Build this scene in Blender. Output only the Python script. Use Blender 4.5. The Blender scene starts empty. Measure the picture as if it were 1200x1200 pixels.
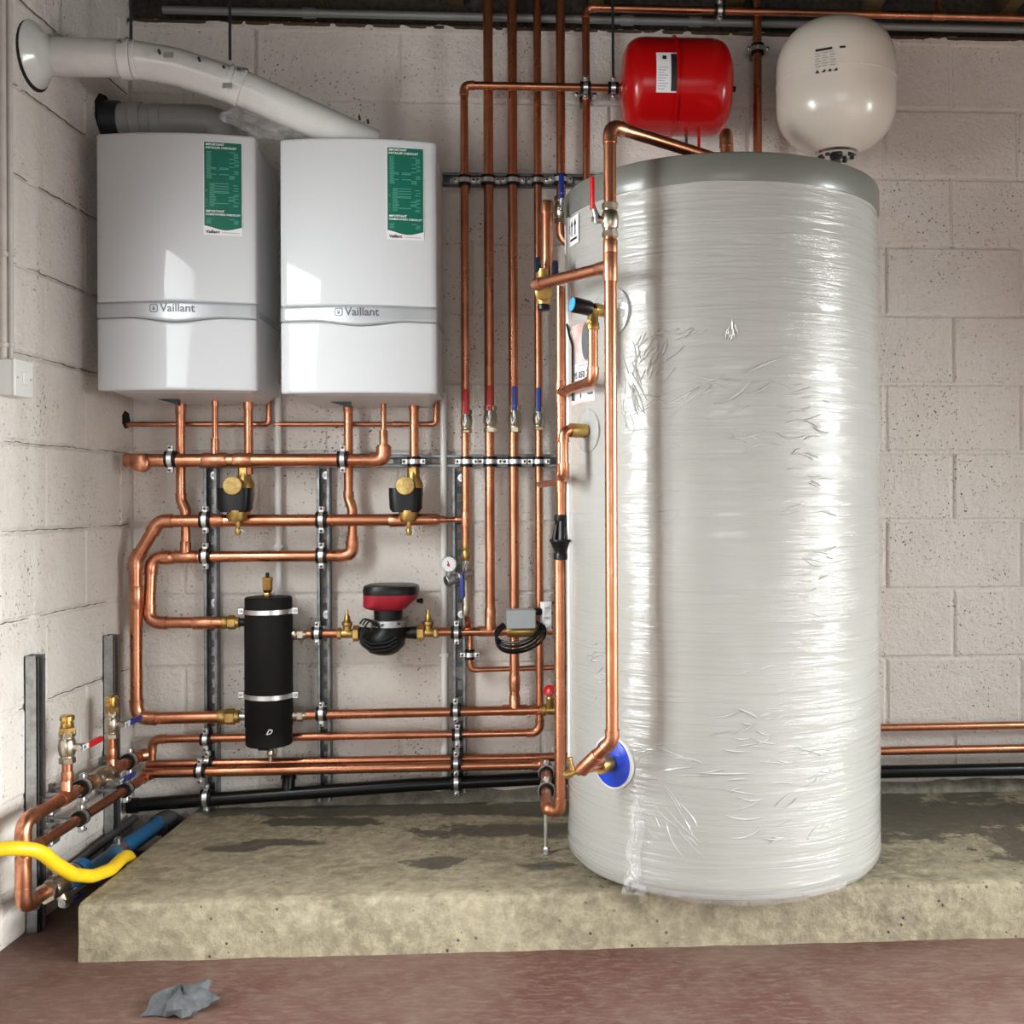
import bpy, math, random
from mathutils import Vector as V, Matrix
random.seed(7)
S = bpy.context.scene
C = S.collection
# ------------------------------------------------------------------ camera
F, CX, CY, CH, RO = 1250.0, 690.0, 585.0, 1.10, 0.004
RIGHT = V((1, 0, -RO)).normalized(); UP = V((RO, 0, 1)).normalized()
cam_data = bpy.data.cameras.new('camera'); cam = bpy.data.objects.new('camera', cam_data); C.objects.link(cam)
cam_data.sensor_fit = 'HORIZONTAL'; cam_data.sensor_width = 36.0; cam_data.lens = 36.0 * F / 1200.0
cam_data.shift_x = (600 - CX) / 1200.0; cam_data.shift_y = (CY - 600) / 1200.0
cam_data.clip_start = 0.05
cam.matrix_world = Matrix(((RIGHT.x, UP.x, 0, 0), (RIGHT.y, UP.y, -1, 0), (RIGHT.z, UP.z, 0, CH), (0, 0, 0, 1)))
S.camera = cam
# ------------------------------------------------------------------ light and exposure
S.view_settings.view_transform = 'Standard'; S.view_settings.look = 'None'
S.view_settings.gamma = 1.0; S.view_settings.use_curve_mapping = False
S.view_settings.exposure = 0.28
world = bpy.data.worlds.new('overcast_sky'); S.world = world; world.use_nodes = True
wb = world.node_tree.nodes['Background']; wb.inputs[0].default_value = (0.80, 0.88, 1.0, 1); wb.inputs[1].default_value = 0.6
ROOM = dict(left=-1.44, right=2.7, front=-4.0, top=2.86)
GAR = (-1.15, 1.75, 2.05)             # garage door opening behind the camera: x0, x1, height
SIDE = (1.66, 2.12, 0.05, 2.02)       # glazed side door in the left wall: y0, y1, z0, z1
WIN = (1.78, 2.14, 0.05, 1.85)        # narrow tall window in the right wall
RGT = (-1.5, 1.25, 1.80)              # wide vehicle opening in the right wall: y0, y1, height
def daylight(name, loc, rot, sx, sy, power, col, spread=180):
    l = bpy.data.lights.new(name, 'AREA'); l.shape = 'RECTANGLE'; l.size = sx; l.size_y = sy; l.energy = power; l.color = col
    o = bpy.data.objects.new(name, l); C.objects.link(o); o.location = loc; o.rotation_euler = rot; l.spread = math.radians(spread)
    return o
HP = math.pi / 2
daylight('garage_door_daylight', ((GAR[0]+GAR[1])/2, ROOM['front']-0.06, GAR[2]/2), (HP-0.38, 0, 0), GAR[1]-GAR[0], GAR[2], 20, (1.0, 0.99, 0.97), 110)
daylight('right_opening_daylight', (ROOM['right']+0.14, (RGT[0]+RGT[1])/2, RGT[2]/2), (HP-0.62, 0, HP), RGT[1]-RGT[0], RGT[2], 235, (0.96, 1.0, 0.985), 106)
daylight('side_door_daylight', (ROOM['left']-0.13, (SIDE[0]+SIDE[1])/2, (SIDE[2]+SIDE[3])/2), (HP-0.30, 0, -HP+0.45), SIDE[1]-SIDE[0], SIDE[3]-SIDE[2], 42, (0.94, 0.99, 1.0), 124)
daylight('window_daylight', (ROOM['right']+0.13, (WIN[0]+WIN[1])/2, (WIN[2]+WIN[3])/2), (HP-0.42, 0, HP), WIN[1]-WIN[0], WIN[3]-WIN[2], 66, (0.95, 1.0, 0.99), 124)
# ------------------------------------------------------------------ where a point of the place lies
CAM = V((0, 0, CH))
WA, WB = 3.437, 0.0602               # the back wall runs Y = WA + WB X
WK = math.sqrt(1 + WB*WB)
UU = V((1, WB, 0)).normalized()      # along the back wall
NN = V((WB, -1, 0)).normalized()     # out of the back wall
ZZ = V((0, 0, 1)); XX = V((1, 0, 0)); YY = V((0, 1, 0))
LX = -1.44
def ray(x, y): return RIGHT*((x-CX)/F) + UP*((CY-y)/F) + YY
def W(x, y, d):                       # d metres in front of the back wall
    r = ray(x, y); return CAM + r*((WA - d*WK)/(r.y - WB*r.x))
def L(x, y, d):                       # d metres off the left wall
    r = ray(x, y); return CAM + r*((LX + d)/r.x)
def D(x, y, Y):                       # at depth Y
    r = ray(x, y); return CAM + r*(Y/r.y)
def WP(X, z, d): return V((X, WA + WB*X - d*WK, z))
# ------------------------------------------------------------------ materials
MATS = {}
def nodes_of(name):
    m = bpy.data.materials.new(name); m.use_nodes = True
    nt = m.node_tree; return m, nt, nt.nodes['Principled BSDF']
def link(nt, a, b): nt.links.new(a, b)
def node(nt, t, **kw):
    n = nt.nodes.new(t)
    for k, v in kw.items(): setattr(n, k, v)
    return n
def noise(nt, pos, scale, detail=4, rough=0.55, dist=0.0):
    n = node(nt, 'ShaderNodeTexNoise'); n.inputs['Scale'].default_value = scale; n.inputs['Detail'].default_value = detail
    n.inputs['Roughness'].default_value = rough; n.inputs['Distortion'].default_value = dist
    link(nt, pos, n.inputs['Vector']); return n.outputs['Fac']
def ramp(nt, fac, stops):
    r = node(nt, 'ShaderNodeValToRGB'); e = r.color_ramp.elements
    while len(e) < len(stops): e.new(0.5)
    for el, (p, c) in zip(e, stops):
        el.position = p; el.color = (c, c, c, 1) if not hasattr(c, '__len__') else (*c, 1)
    link(nt, fac, r.inputs[0]); return r.outputs[0]
def mixc(nt, fac, a, b, mode='MIX'):
    m = node(nt, 'ShaderNodeMix', data_type='RGBA', blend_type=mode)
    for k, s in ((0, fac), (6, a), (7, b)):
        if isinstance(s, (int, float)): m.inputs[k].default_value = s
        elif isinstance(s, tuple): m.inputs[k].default_value = (*s, 1)
        else: link(nt, s, m.inputs[k])
    return m.outputs[2]
def math_(nt, op, a, b=None, clamp=False):
    m = node(nt, 'ShaderNodeMath', operation=op, use_clamp=clamp)
    for k, s in ((0, a), (1, b)):
        if s is None: continue
        if isinstance(s, (int, float)): m.inputs[k].default_value = s
        else: link(nt, s, m.inputs[k])
    return m.outputs[0]
def position(nt, scale=None):
    g = node(nt, 'ShaderNodeNewGeometry').outputs['Position']
    if scale is None: return g
    mp = node(nt, 'ShaderNodeMapping'); mp.inputs['Scale'].default_value = scale; link(nt, g, mp.inputs[0]); return mp.outputs[0]
def bump(nt, b, h, strength, dist):
    n = node(nt, 'ShaderNodeBump'); n.inputs['Strength'].default_value = strength; n.inputs['Distance'].default_value = dist
    link(nt, h, n.inputs['Height']); link(nt, n.outputs[0], b.inputs['Normal']); return n
def mat(name, col, rough=0.5, metal=0.0, var=None, col2=None, bmp=None, coat=0.0, rvar=0.0, spec=None):
    m, nt, b = nodes_of(name)
    b.inputs['Base Color'].default_value = (*col, 1); b.inputs['Roughness'].default_value = rough; b.inputs['Metallic'].default_value = metal
    b.inputs['Coat Weight'].default_value = coat; b.inputs['Coat Roughness'].default_value = 0.12
    if spec is not None: b.inputs['Specular IOR Level'].default_value = spec
    if var or bmp or rvar: p = position(nt)
    if var:
        f = noise(nt, p, var[0], 5, 0.6)
        f2 = ramp(nt, f, ((var[1], 0.0), (var[2], 1.0)))
        link(nt, mixc(nt, f2, col, col2), b.inputs['Base Color'])
        if rvar: link(nt, math_(nt, 'ADD', rough, math_(nt, 'MULTIPLY', f2, rvar), True), b.inputs['Roughness'])
    if bmp: bump(nt, b, noise(nt, p, bmp[0], 4, 0.6), bmp[1], bmp[2])
    MATS[name] = m; return m
def hexc(h):
    def s(c): c /= 255.0; return c/12.92 if c <= 0.04045 else ((c+0.055)/1.055)**2.4
    return tuple(s(int(h[i:i+2], 16)) for i in (0, 2, 4))

mat('copper', (0.70, 0.305, 0.175), 0.24, 1.0, (9, 0.35, 0.72), (0.40, 0.150, 0.078), rvar=0.16)
mat('dull_copper', (0.50, 0.245, 0.135), 0.38, 1.0, (6, 0.35, 0.7), (0.34, 0.155, 0.085), rvar=0.1)
mat('copper_fitting', (0.72, 0.325, 0.19), 0.28, 1.0, (30, 0.4, 0.75), (0.32, 0.118, 0.065), rvar=0.2)
mat('stamped_brass', (0.50, 0.36, 0.14), 0.5, 1.0, (60, 0.4, 0.6), (0.36, 0.25, 0.09), bmp=(140, 0.5, 0.004))
mat('brass', (0.62, 0.42, 0.14), 0.33, 1.0, (25, 0.35, 0.7), (0.36, 0.23, 0.08), rvar=0.15)
mat('bright_brass', (0.76, 0.50, 0.17), 0.25, 1.0)
mat('nickel', (0.56, 0.50, 0.40), 0.30, 1.0, (30, 0.4, 0.7), (0.36, 0.30, 0.22))
mat('chrome', (0.72, 0.72, 0.72), 0.18, 1.0)
mat('zinc', (0.50, 0.515, 0.52), 0.36, 1.0, (35, 0.4, 0.65), (0.35, 0.365, 0.37), rvar=0.12)
mat('bright_zinc', (0.80, 0.81, 0.82), 0.30, 1.0)
mat('dark_steel', (0.045, 0.05, 0.055), 0.42, 0.7)
mat('strut_zinc', (0.30, 0.315, 0.32), 0.42, 1.0, (35, 0.4, 0.65), (0.20, 0.21, 0.215), rvar=0.12)
mat('strut_back_shade', (0.20, 0.21, 0.215), 0.5, 0.9, (30, 0.4, 0.65), (0.11, 0.115, 0.12))  # zinc darkened to carry the shade inside the channel lips
mat('rubber', (0.005, 0.005, 0.006), 0.45, spec=0.3)
mat('black_plastic', (0.005, 0.005, 0.006), 0.34, spec=0.3)
mat('black_pipe', (0.004, 0.004, 0.004), 0.30, spec=0.3, bmp=(20, 0.05, 0.002))
mat('foam_black', (0.006, 0.006, 0.006), 0.60, spec=0.22, bmp=(220, 0.5, 0.002))
mat('cast_iron', (0.005, 0.005, 0.005), 0.40, spec=0.3, bmp=(160, 0.35, 0.002))
mat('pump_red', (0.34, 0.012, 0.028), 0.35)
mat('lever_red', (0.50, 0.010, 0.012), 0.32)
mat('lever_blue', (0.010, 0.030, 0.22), 0.32)
mat('knob_blue', (0.05, 0.35, 0.75), 0.35)
mat('flange_blue', (0.010, 0.050, 0.52), 0.33)
mat('vessel_red', (0.42, 0.003, 0.004), 0.20, spec=0.4)
mat('vessel_cream', (0.68, 0.62, 0.535), 0.26, coat=0.3)
mat('enamel', (0.55, 0.56, 0.57), 0.35, coat=0.40, spec=0.12)
MATS['enamel'].node_tree.nodes['Principled BSDF'].inputs['Coat Roughness'].default_value = 0.04
mat('casing', (0.60, 0.61, 0.62), 0.34)
mat('band_silver', (0.46, 0.475, 0.49), 0.36, 0.35)
mat('logo_grey', (0.10, 0.11, 0.12), 0.4)
mat('sticker_green', (0.006, 0.125, 0.080), 0.35)
mat('sticker_line', (0.075, 0.30, 0.215), 0.45)
mat('print_white', (0.72, 0.76, 0.74), 0.5)
mat('print_black', (0.012, 0.012, 0.012), 0.5)
mat('print_grey', (0.32, 0.32, 0.32), 0.5)
mat('paper', (0.72, 0.71, 0.72), 0.45)
mat('card_brown', (0.50, 0.30, 0.25), 0.4, var=(18, 0.4, 0.6), col2=(0.62, 0.52, 0.50))
mat('white_plastic', (0.66, 0.655, 0.63), 0.32)
mat('grey_plastic', (0.36, 0.37, 0.355), 0.36)
mat('flue_white', (0.66, 0.66, 0.64), 0.20, coat=0.35, var=(14, 0.45, 0.8), col2=(0.58, 0.575, 0.55))
mat('flue_grey', (0.36, 0.355, 0.34), 0.32)
mat('lid_grey', (0.135, 0.138, 0.118), 0.36, coat=0.25, bmp=(18, 0.25, 0.004))
mat('box_grey', (0.30, 0.325, 0.33), 0.45)
mat('blue_pipe', (0.010, 0.125, 0.30), 0.42, var=(7, 0.42, 0.8), col2=(0.05, 0.10, 0.13), rvar=0.2)
mat('hose_yellow', (0.78, 0.50, 0.012), 0.33, var=(22, 0.5, 0.85), col2=(0.55, 0.34, 0.03))
mat('rag_grey', (0.045, 0.048, 0.052), 0.75, var=(40, 0.35, 0.7), col2=(0.105, 0.11, 0.115), bmp=(70, 0.7, 0.006))
mat('timber', (0.17, 0.115, 0.05), 0.7, var=(7, 0.3, 0.7), col2=(0.09, 0.058, 0.025))
mat('dark_timber', (0.055, 0.035, 0.018), 0.8, var=(12, 0.3, 0.7), col2=(0.10, 0.062, 0.03))
mat('dark_board', (0.050, 0.042, 0.030), 0.8, var=(60, 0.4, 0.65), col2=(0.018, 0.015, 0.012), bmp=(60, 0.5, 0.004))
mat('plain_wall', (0.55, 0.51, 0.47), 0.75)
mat('hole_dark', (0.006, 0.006, 0.006), 0.9)
mat('grout', (0.30, 0.275, 0.22), 0.85, var=(25, 0.3, 0.7), col2=(0.12, 0.11, 0.085), bmp=(60, 0.8, 0.01))
mat('navy_plastic', (0.006, 0.010, 0.028), 0.35, spec=0.3)
mat('dark_grey', (0.075, 0.075, 0.078), 0.5)
mat('film_ridge', (0.46, 0.46, 0.44), 0.16, coat=0.8)
mat('crack_dirt', (0.20, 0.155, 0.125), 0.9)
mat('conduit_grey', (0.24, 0.255, 0.25), 0.45, 0.4)
mat('cable_paint', (0.50, 0.46, 0.42), 0.5, var=(15, 0.4, 0.8), col2=(0.38, 0.345, 0.31))
mat('door_frame', (0.5, 0.5, 0.5), 0.4)

def glass_like(name, alpha, col, rough):
    m, nt, b = nodes_of(name)
    b.inputs['Base Color'].default_value = (*col, 1); b.inputs['Roughness'].default_value = rough
    b.inputs['Alpha'].default_value = alpha; b.inputs['Coat Weight'].default_value = 1.0; b.inputs['Coat Roughness'].default_value = 0.08
    bump(nt, b, noise(nt, position(nt), 45, 3, 0.6, 0.8), 0.6, 0.01)
    MATS[name] = m
glass_like('clear_film', 0.20, (0.90, 0.90, 0.90), 0.12)
glass_like('clear_disc', 0.62, (0.50, 0.50, 0.49), 0.12)

def make_wall_paint():
    m, nt, b = nodes_of('painted_block'); p = position(nt)
    big = noise(nt, p, 1.7, 4, 0.6); mid = noise(nt, p, 11, 5, 0.65)
    c = mixc(nt, ramp(nt, big, ((0.35, 0.0), (0.68, 1.0))), (0.865, 0.795, 0.730), (0.88, 0.84, 0.785))
    c = mixc(nt, ramp(nt, mid, ((0.5, 0.0), (0.78, 0.5))), c, (0.76, 0.67, 0.60))
    vo = node(nt, 'ShaderNodeTexVoronoi'); vo.inputs['Scale'].default_value = 72; vo.inputs['Randomness'].default_value = 1.0; dn = node(nt, 'ShaderNodeTexNoise'); dn.inputs['Scale'].default_value = 60; dn.inputs['Detail'].default_value = 3; link(nt, p, dn.inputs['Vector'])
    sc_ = node(nt, 'ShaderNodeVectorMath', operation='SCALE'); sc_.inputs['Scale'].default_value = 0.022; link(nt, dn.outputs['Color'], sc_.inputs[0])
    ad_ = node(nt, 'ShaderNodeVectorMath', operation='ADD'); link(nt, p, ad_.inputs[0]); link(nt, sc_.outputs[0], ad_.inputs[1]); link(nt, ad_.outputs[0], vo.inputs['Vector'])
    where = ramp(nt, noise(nt, p, 4.2, 4, 0.7), ((0.44, 0.0), (0.62, 1.0)))
    jag = noise(nt, p, 150, 2, 0.5)
    edge = math_(nt, 'ADD', vo.outputs['Distance'], math_(nt, 'MULTIPLY', jag, 0.34))
    pit = math_(nt, 'MULTIPLY', ramp(nt, edge, ((0.29, 1.0), (0.37, 0.0))), where)
    c = mixc(nt, math_(nt, 'MULTIPLY', pit, 0.95), c, (0.10, 0.075, 0.06))
    link(nt, c, b.inputs['Base Color']); b.inputs['Roughness'].default_value = 0.62
    h = math_(nt, 'ADD', math_(nt, 'MULTIPLY', noise(nt, p, 62, 6, 0.72), 1.0), math_(nt, 'MULTIPLY', noise(nt, p, 14, 3, 0.6), 0.7))
    h = math_(nt, 'SUBTRACT', h, math_(nt, 'MULTIPLY', pit, 0.9))
    bump(nt, b, h, 0.9, 0.0125); MATS['painted_block'] = m
make_wall_paint()

def blob(nt, cx, cy, rx, ry, wob):
    # a soft-edged stain lying at one place of the slab, its outline broken up by noise
    sep = node(nt, 'ShaderNodeSeparateXYZ'); link(nt, node(nt, 'ShaderNodeNewGeometry').outputs['Position'], sep.inputs[0])
    a = math_(nt, 'DIVIDE', math_(nt, 'SUBTRACT', sep.outputs[0], cx), rx); c = math_(nt, 'DIVIDE', math_(nt, 'SUBTRACT', sep.outputs[1], cy), ry)
    d = math_(nt, 'ADD', math_(nt, 'MULTIPLY', a, a), math_(nt, 'MULTIPLY', c, c))
    return math_(nt, 'ADD', d, math_(nt, 'MULTIPLY', math_(nt, 'SUBTRACT', wob, 0.5), 5.5))
def make_concrete():
    m, nt, b = nodes_of('plinth_concrete'); p = position(nt)
    big = noise(nt, p, 2.6, 6, 0.65, 0.3); fine = noise(nt, p, 30, 5, 0.7)
    c = mixc(nt, ramp(nt, big, ((0.32, 0.0), (0.66, 1.0))), (0.165, 0.138, 0.090), (0.285, 0.245, 0.165))
    c = mixc(nt, ramp(nt, fine, ((0.42, 0.0), (0.70, 0.7))), c, (0.47, 0.405, 0.275))
    c = mixc(nt, ramp(nt, noise(nt, p, 11, 8, 0.75, 0.6), ((0.50, 0.0), (0.70, 0.8))), c, (0.115, 0.094, 0.06))
    wob = noise(nt, p, 7, 6, 0.75)
    wets = [(0.93, 3.25, 0.62, 0.26), (1.45, 2.95, 0.42, 0.35), (-0.78, 3.19, 0.20, 0.05), (-0.86, 3.0, 0.12, 0.035), (-0.42, 2.83, 0.10, 0.05), (-0.10, 2.80, 0.09, 0.035), (-0.2, 3.1, 0.35, 0.07), (-1.0, 2.95, 0.10, 0.03), (-0.45, 3.32, 1.1, 0.085)]
    tot = None
    for w in wets:
        k = ramp(nt, blob(nt, *w, wob), ((0.75, 1.0), (1.0, 0.0))); tot = k if tot is None else math_(nt, 'MAXIMUM', tot, k)
    c = mixc(nt, math_(nt, 'MULTIPLY', tot, 0.82), c, (0.055, 0.052, 0.040))
    vo = node(nt, 'ShaderNodeTexVoronoi'); vo.inputs['Scale'].default_value = 38; link(nt, p, vo.inputs['Vector'])
    holes = math_(nt, 'MULTIPLY', ramp(nt, vo.outputs['Distance'], ((0.10, 1.0), (0.17, 0.0))), ramp(nt, noise(nt, p, 6, 2), ((0.52, 0.0), (0.6, 1.0))))
    c = mixc(nt, holes, c, (0.05, 0.045, 0.035))
    link(nt, c, b.inputs['Base Color'])
    link(nt, math_(nt, 'SUBTRACT', 0.72, math_(nt, 'MULTIPLY', tot, 0.30)), b.inputs['Roughness'])
    h = math_(nt, 'SUBTRACT', math_(nt, 'ADD', fine, big), holes)
    bump(nt, b, h, 0.6, 0.008); MATS['plinth_concrete'] = m
make_concrete()
def make_floor():
    m, nt, b = nodes_of('red_floor_paint'); p = position(nt)
    big = noise(nt, p, 2.2, 6, 0.7, 0.5); fine = noise(nt, position(nt, (14, 45, 20)), 1.6, 5, 0.7, 0.4)
    c = mixc(nt, ramp(nt, big, ((0.36, 0.0), (0.62, 1.0))), (0.100, 0.034, 0.026), (0.150, 0.088, 0.068))
    c = mixc(nt, ramp(nt, fine, ((0.47, 0.0), (0.74, 0.75))), c, (0.205, 0.155, 0.122))
    c = mixc(nt, ramp(nt, noise(nt, p, 7, 4, 0.7), ((0.62, 0.0), (0.72, 0.55))), c, (0.075, 0.020, 0.015))
    link(nt, c, b.inputs['Base Color']); b.inputs['Roughness'].default_value = 0.60
    bump(nt, b, noise(nt, p, 60, 5, 0.7), 0.35, 0.005); MATS['red_floor_paint'] = m
make_floor()
def make_wrap():
    # white jacket under tight stretch film: fine horizontal strands, glossy
    m, nt, b = nodes_of('wrapped_jacket')
    f1 = noise(nt, position(nt, (9, 9, 150)), 1.0, 5, 0.65, 0.35); f2 = noise(nt, position(nt, (2.2, 2.2, 38)), 1.0, 3, 0.6, 0.6)
    big = noise(nt, position(nt), 2.4, 3)
    c = mixc(nt, ramp(nt, big, ((0.35, 0.0), (0.7, 1.0))), (0.335, 0.33, 0.305), (0.375, 0.372, 0.348))
    link(nt, c, b.inputs['Base Color']); b.inputs['Roughness'].default_value = 0.42
    b.inputs['Coat Weight'].default_value = 0.9; b.inputs['Coat Roughness'].default_value = 0.08; b.inputs['Specular IOR Level'].default_value = 0.25
    h = math_(nt, 'ADD', math_(nt, 'MULTIPLY', f1, ramp(nt, f2, ((0.4, 0.12), (0.62, 1.0)))), math_(nt, 'MULTIPLY', f2, 1.2))
    n = bump(nt, b, h, 0.07, 0.006)
    n2 = node(nt, 'ShaderNodeBump'); n2.inputs['Strength'].default_value = 0.62; n2.inputs['Distance'].default_value = 0.006
    link(nt, h, n2.inputs['Height']); link(nt, n2.outputs[0], b.inputs['Coat Normal']); MATS['wrapped_jacket'] = m
make_wrap()

# ------------------------------------------------------------------ geometry helpers
class G:
    def __init__(s): s.v = []; s.f = []
    def add(s, v, f):
        o = len(s.v); s.v += [V(p) for p in v]; s.f += [tuple(i+o for i in q) for q in f]; return s
    def join(s, g): return s.add(g.v, g.f)
    def moved(s, m):
        g = G(); g.v = [m @ p for p in s.v]; g.f = list(s.f); return g
def basis(z, y=None):
    z = z.normalized()
    if y is None: y = ZZ if abs(z.z) < 0.9 else YY
    x = y.cross(z)
    if x.length < 1e-6: x = XX.cross(z)
    x.normalize(); return x, z.cross(x).normalized(), z
def frame(pos, z, y=None):
    x, yy, zz = basis(V(z), V(y) if y is not None else None)
    return Matrix(((x.x, yy.x, zz.x, pos[0]), (x.y, yy.y, zz.y, pos[1]), (x.z, yy.z, zz.z, pos[2]), (0, 0, 0, 1)))
def rings(rs, caps=True, closed=True):
    g = G(); n = len(rs[0]); v = [p for r in rs for p in r]; f = []
    for i in range(len(rs)-1):
        for k in range(n if closed else n-1):
            a, b2 = i*n+k, i*n+(k+1) % n
            f.append((a, b2, b2+n, a+n))
    if caps:
        f.append(tuple(reversed(range(n)))); f.append(tuple(range((len(rs)-1)*n, len(rs)*n)))
    return g.add(v, f)
def sweep(pts, r, seg=14, caps=True):
    pts = [V(p) for p in pts]; n = len(pts); rr = r if hasattr(r, '__len__') else [r]*n
    t = []
    for i in range(n):
        a = pts[min(i+1, n-1)]-pts[max(i-1, 0)]; t.append(a.normalized() if a.length > 1e-9 else (t[-1] if t else ZZ))
    x, y, z = basis(t[0]); out = []
    for i in range(n):
        x = (x - t[i]*x.dot(t[i])).normalized(); y = t[i].cross(x)
        out.append([pts[i] + (x*math.cos(a)+y*math.sin(a))*rr[i] for a in (2*math.pi*k/seg for k in range(seg))])
    return rings(out, caps)
def fillet(pts, rad, n=5):
    pts = [V(p) for p in pts]; out = [pts[0]]
    for i in range(1, len(pts)-1):
        a, b, c = pts[i-1], pts[i], pts[i+1]; u = (a-b).normalized(); w = (c-b).normalized()
        ang = math.acos(max(-1, min(1, u.dot(w))))
        t = min(rad/math.tan(max(ang/2, 1e-3)), (a-b).length*0.48, (c-b).length*0.48)
        for k in range(n+1):
            q = k/n; p0 = b+u*t; p1 = b+w*t
            out.append(p0*(1-q)**2 + b*2*q*(1-q) + p1*q*q)
    return out+[pts[-1]]
def lathe(prof, seg=20, m=None, caps=True):
    # prof: (radius, height) along local z
    rs = [[V((r*math.cos(2*math.pi*k/seg), r*math.sin(2*math.pi*k/seg), h)) for k in range(seg)] for r, h in prof]
    g = rings(rs, caps); return g.moved(m) if m is not None else g
def box(sx, sy, sz, c=(0, 0, 0), m=None, ch=0.0):
    g = G(); x, y, z = sx/2, sy/2, sz/2
    if ch <= 0:
        v = [(-x, -y, -z), (x, -y, -z), (x, y, -z), (-x, y, -z), (-x, -y, z), (x, -y, z), (x, y, z), (-x, y, z)]
        g.add(v, [(0, 3, 2, 1), (4, 5, 6, 7), (0, 1, 5, 4), (1, 2, 6, 5), (2, 3, 7, 6), (3, 0, 4, 7)])
    else:
        rs = []
        for zz, q in ((-z, ch), (-z+ch, 0), (z-ch, 0), (z, ch)):
            a, b = x-q, y-q; k = ch if q == 0 else ch*0.6
            rs.append([V(p) for p in ((-a+k, -b, zz), (a-k, -b, zz), (a, -b+k, zz), (a, b-k, zz), (a-k, b, zz), (-a+k, b, zz), (-a, b-k, zz), (-a, -b+k, zz))])
        g = rings(rs)
    g.v = [p+V(c) for p in g.v]
    return g.moved(m) if m is not None else g
def sring(cx, cy, z, hx, hy, n=24, e=3.0):
    out = []
    for k in range(n):
        a = 2*math.pi*k/n; c, s = math.cos(a), math.sin(a)
        out.append(V((cx+hx*math.copysign(abs(c)**(2/e), c), cy+hy*math.copysign(abs(s)**(2/e), s), z)))
    return out
def plate(outline, th, m=None):
    # closed outline in local xy, thickness along z from 0 to th
    g = rings([[V((x, y, 0)) for x, y in outline], [V((x, y, th)) for x, y in outline]])
    return g.moved(m) if m is not None else g
def text_geo(s, size, bold=0.0, align='CENTER', shear=0.0):
    cu = bpy.data.curves.new('print', 'FONT'); cu.body = s; cu.size = size; cu.align_x = align; cu.align_y = 'CENTER'; cu.offset = bold*size; cu.shear = shear
    cu.resolution_u = 2
    o = bpy.data.objects.new('print', cu); me = o.to_mesh(); g = G()
    g.add([v.co for v in me.vertices], [tuple(p.vertices) for p in me.polygons])
    o.to_mesh_clear(); bpy.data.objects.remove(o); bpy.data.curves.remove(cu); return g

# ------------------------------------------------------------------ objects
ORG = {}
def mesh_of(name, g, m, org=V((0, 0, 0)), smooth=True, sharp=0.65):
    me = bpy.data.meshes.new(name); me.from_pydata([p-org for p in g.v], [], g.f); me.validate()
    me.materials.append(MATS[m])
    if smooth:
        me.polygons.foreach_set('use_smooth', [True]*len(me.polygons))
        me.set_sharp_from_angle(angle=sharp)
    return me
def tag(o, label, cat, group=None, kind=None):
    o['label'] = label; o['category'] = cat
    if group: o['group'] = group
    if kind: o['kind'] = kind
    return o
def thing(name, label, cat, loc, group=None, m=None):
    o = bpy.data.objects.new(name, None); o.empty_display_size = 0.05; C.objects.link(o)
    if m is None: o.location = loc; ORG[o.name] = V(loc)
    else: o.matrix_world = m; ORG[o.name] = V((0, 0, 0))
    return tag(o, label, cat, group)
def part(name, g, m, parent, smooth=True, label=None, sharp=0.65):
    org = ORG[parent.name]
    o = bpy.data.objects.new(name, mesh_of(name, g, m, org, smooth, sharp)); C.objects.link(o); o.parent = parent; ORG[o.name] = org
    if label: o['label'] = label
    return o
def solo(name, g, m, label, cat, group=None, smooth=True, kind=None):
    org = sum(g.v, V((0, 0, 0)))/len(g.v); org.z = min(p.z for p in g.v)
    o = bpy.data.objects.new(name, mesh_of(name, g, m, org, smooth)); C.objects.link(o); o.location = org; ORG[o.name] = org
    return tag(o, label, cat, group, kind)
def struct(name, g, m, smooth=False, label=None):
    o = bpy.data.objects.new(name, mesh_of(name, g, m, V((0, 0, 0)), smooth)); C.objects.link(o); ORG[o.name] = V((0, 0, 0)); o['kind'] = 'structure'
    if label: o['label'] = label
    return o
CACHE = {}
def inst(key, builder, name, label, cat, m, group=None):
    # things of one make share their mesh data; each has its own objects and parts
    if key not in CACHE:
        CACHE[key] = [(pn, mesh_of(pn, g, mm), [(sn, mesh_of(sn, sg, sm)) for sn, sg, sm in subs]) for pn, g, mm, subs in builder()]
    o = thing(name, label, cat, None, group, m)
    for pn, me, subs in CACHE[key]:
        c = bpy.data.objects.new(pn, me); C.objects.link(c); c.parent = o
        for sn, sm in subs:
            d = bpy.data.objects.new(sn, sm); C.objects.link(d); d.parent = c
    return o

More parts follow.
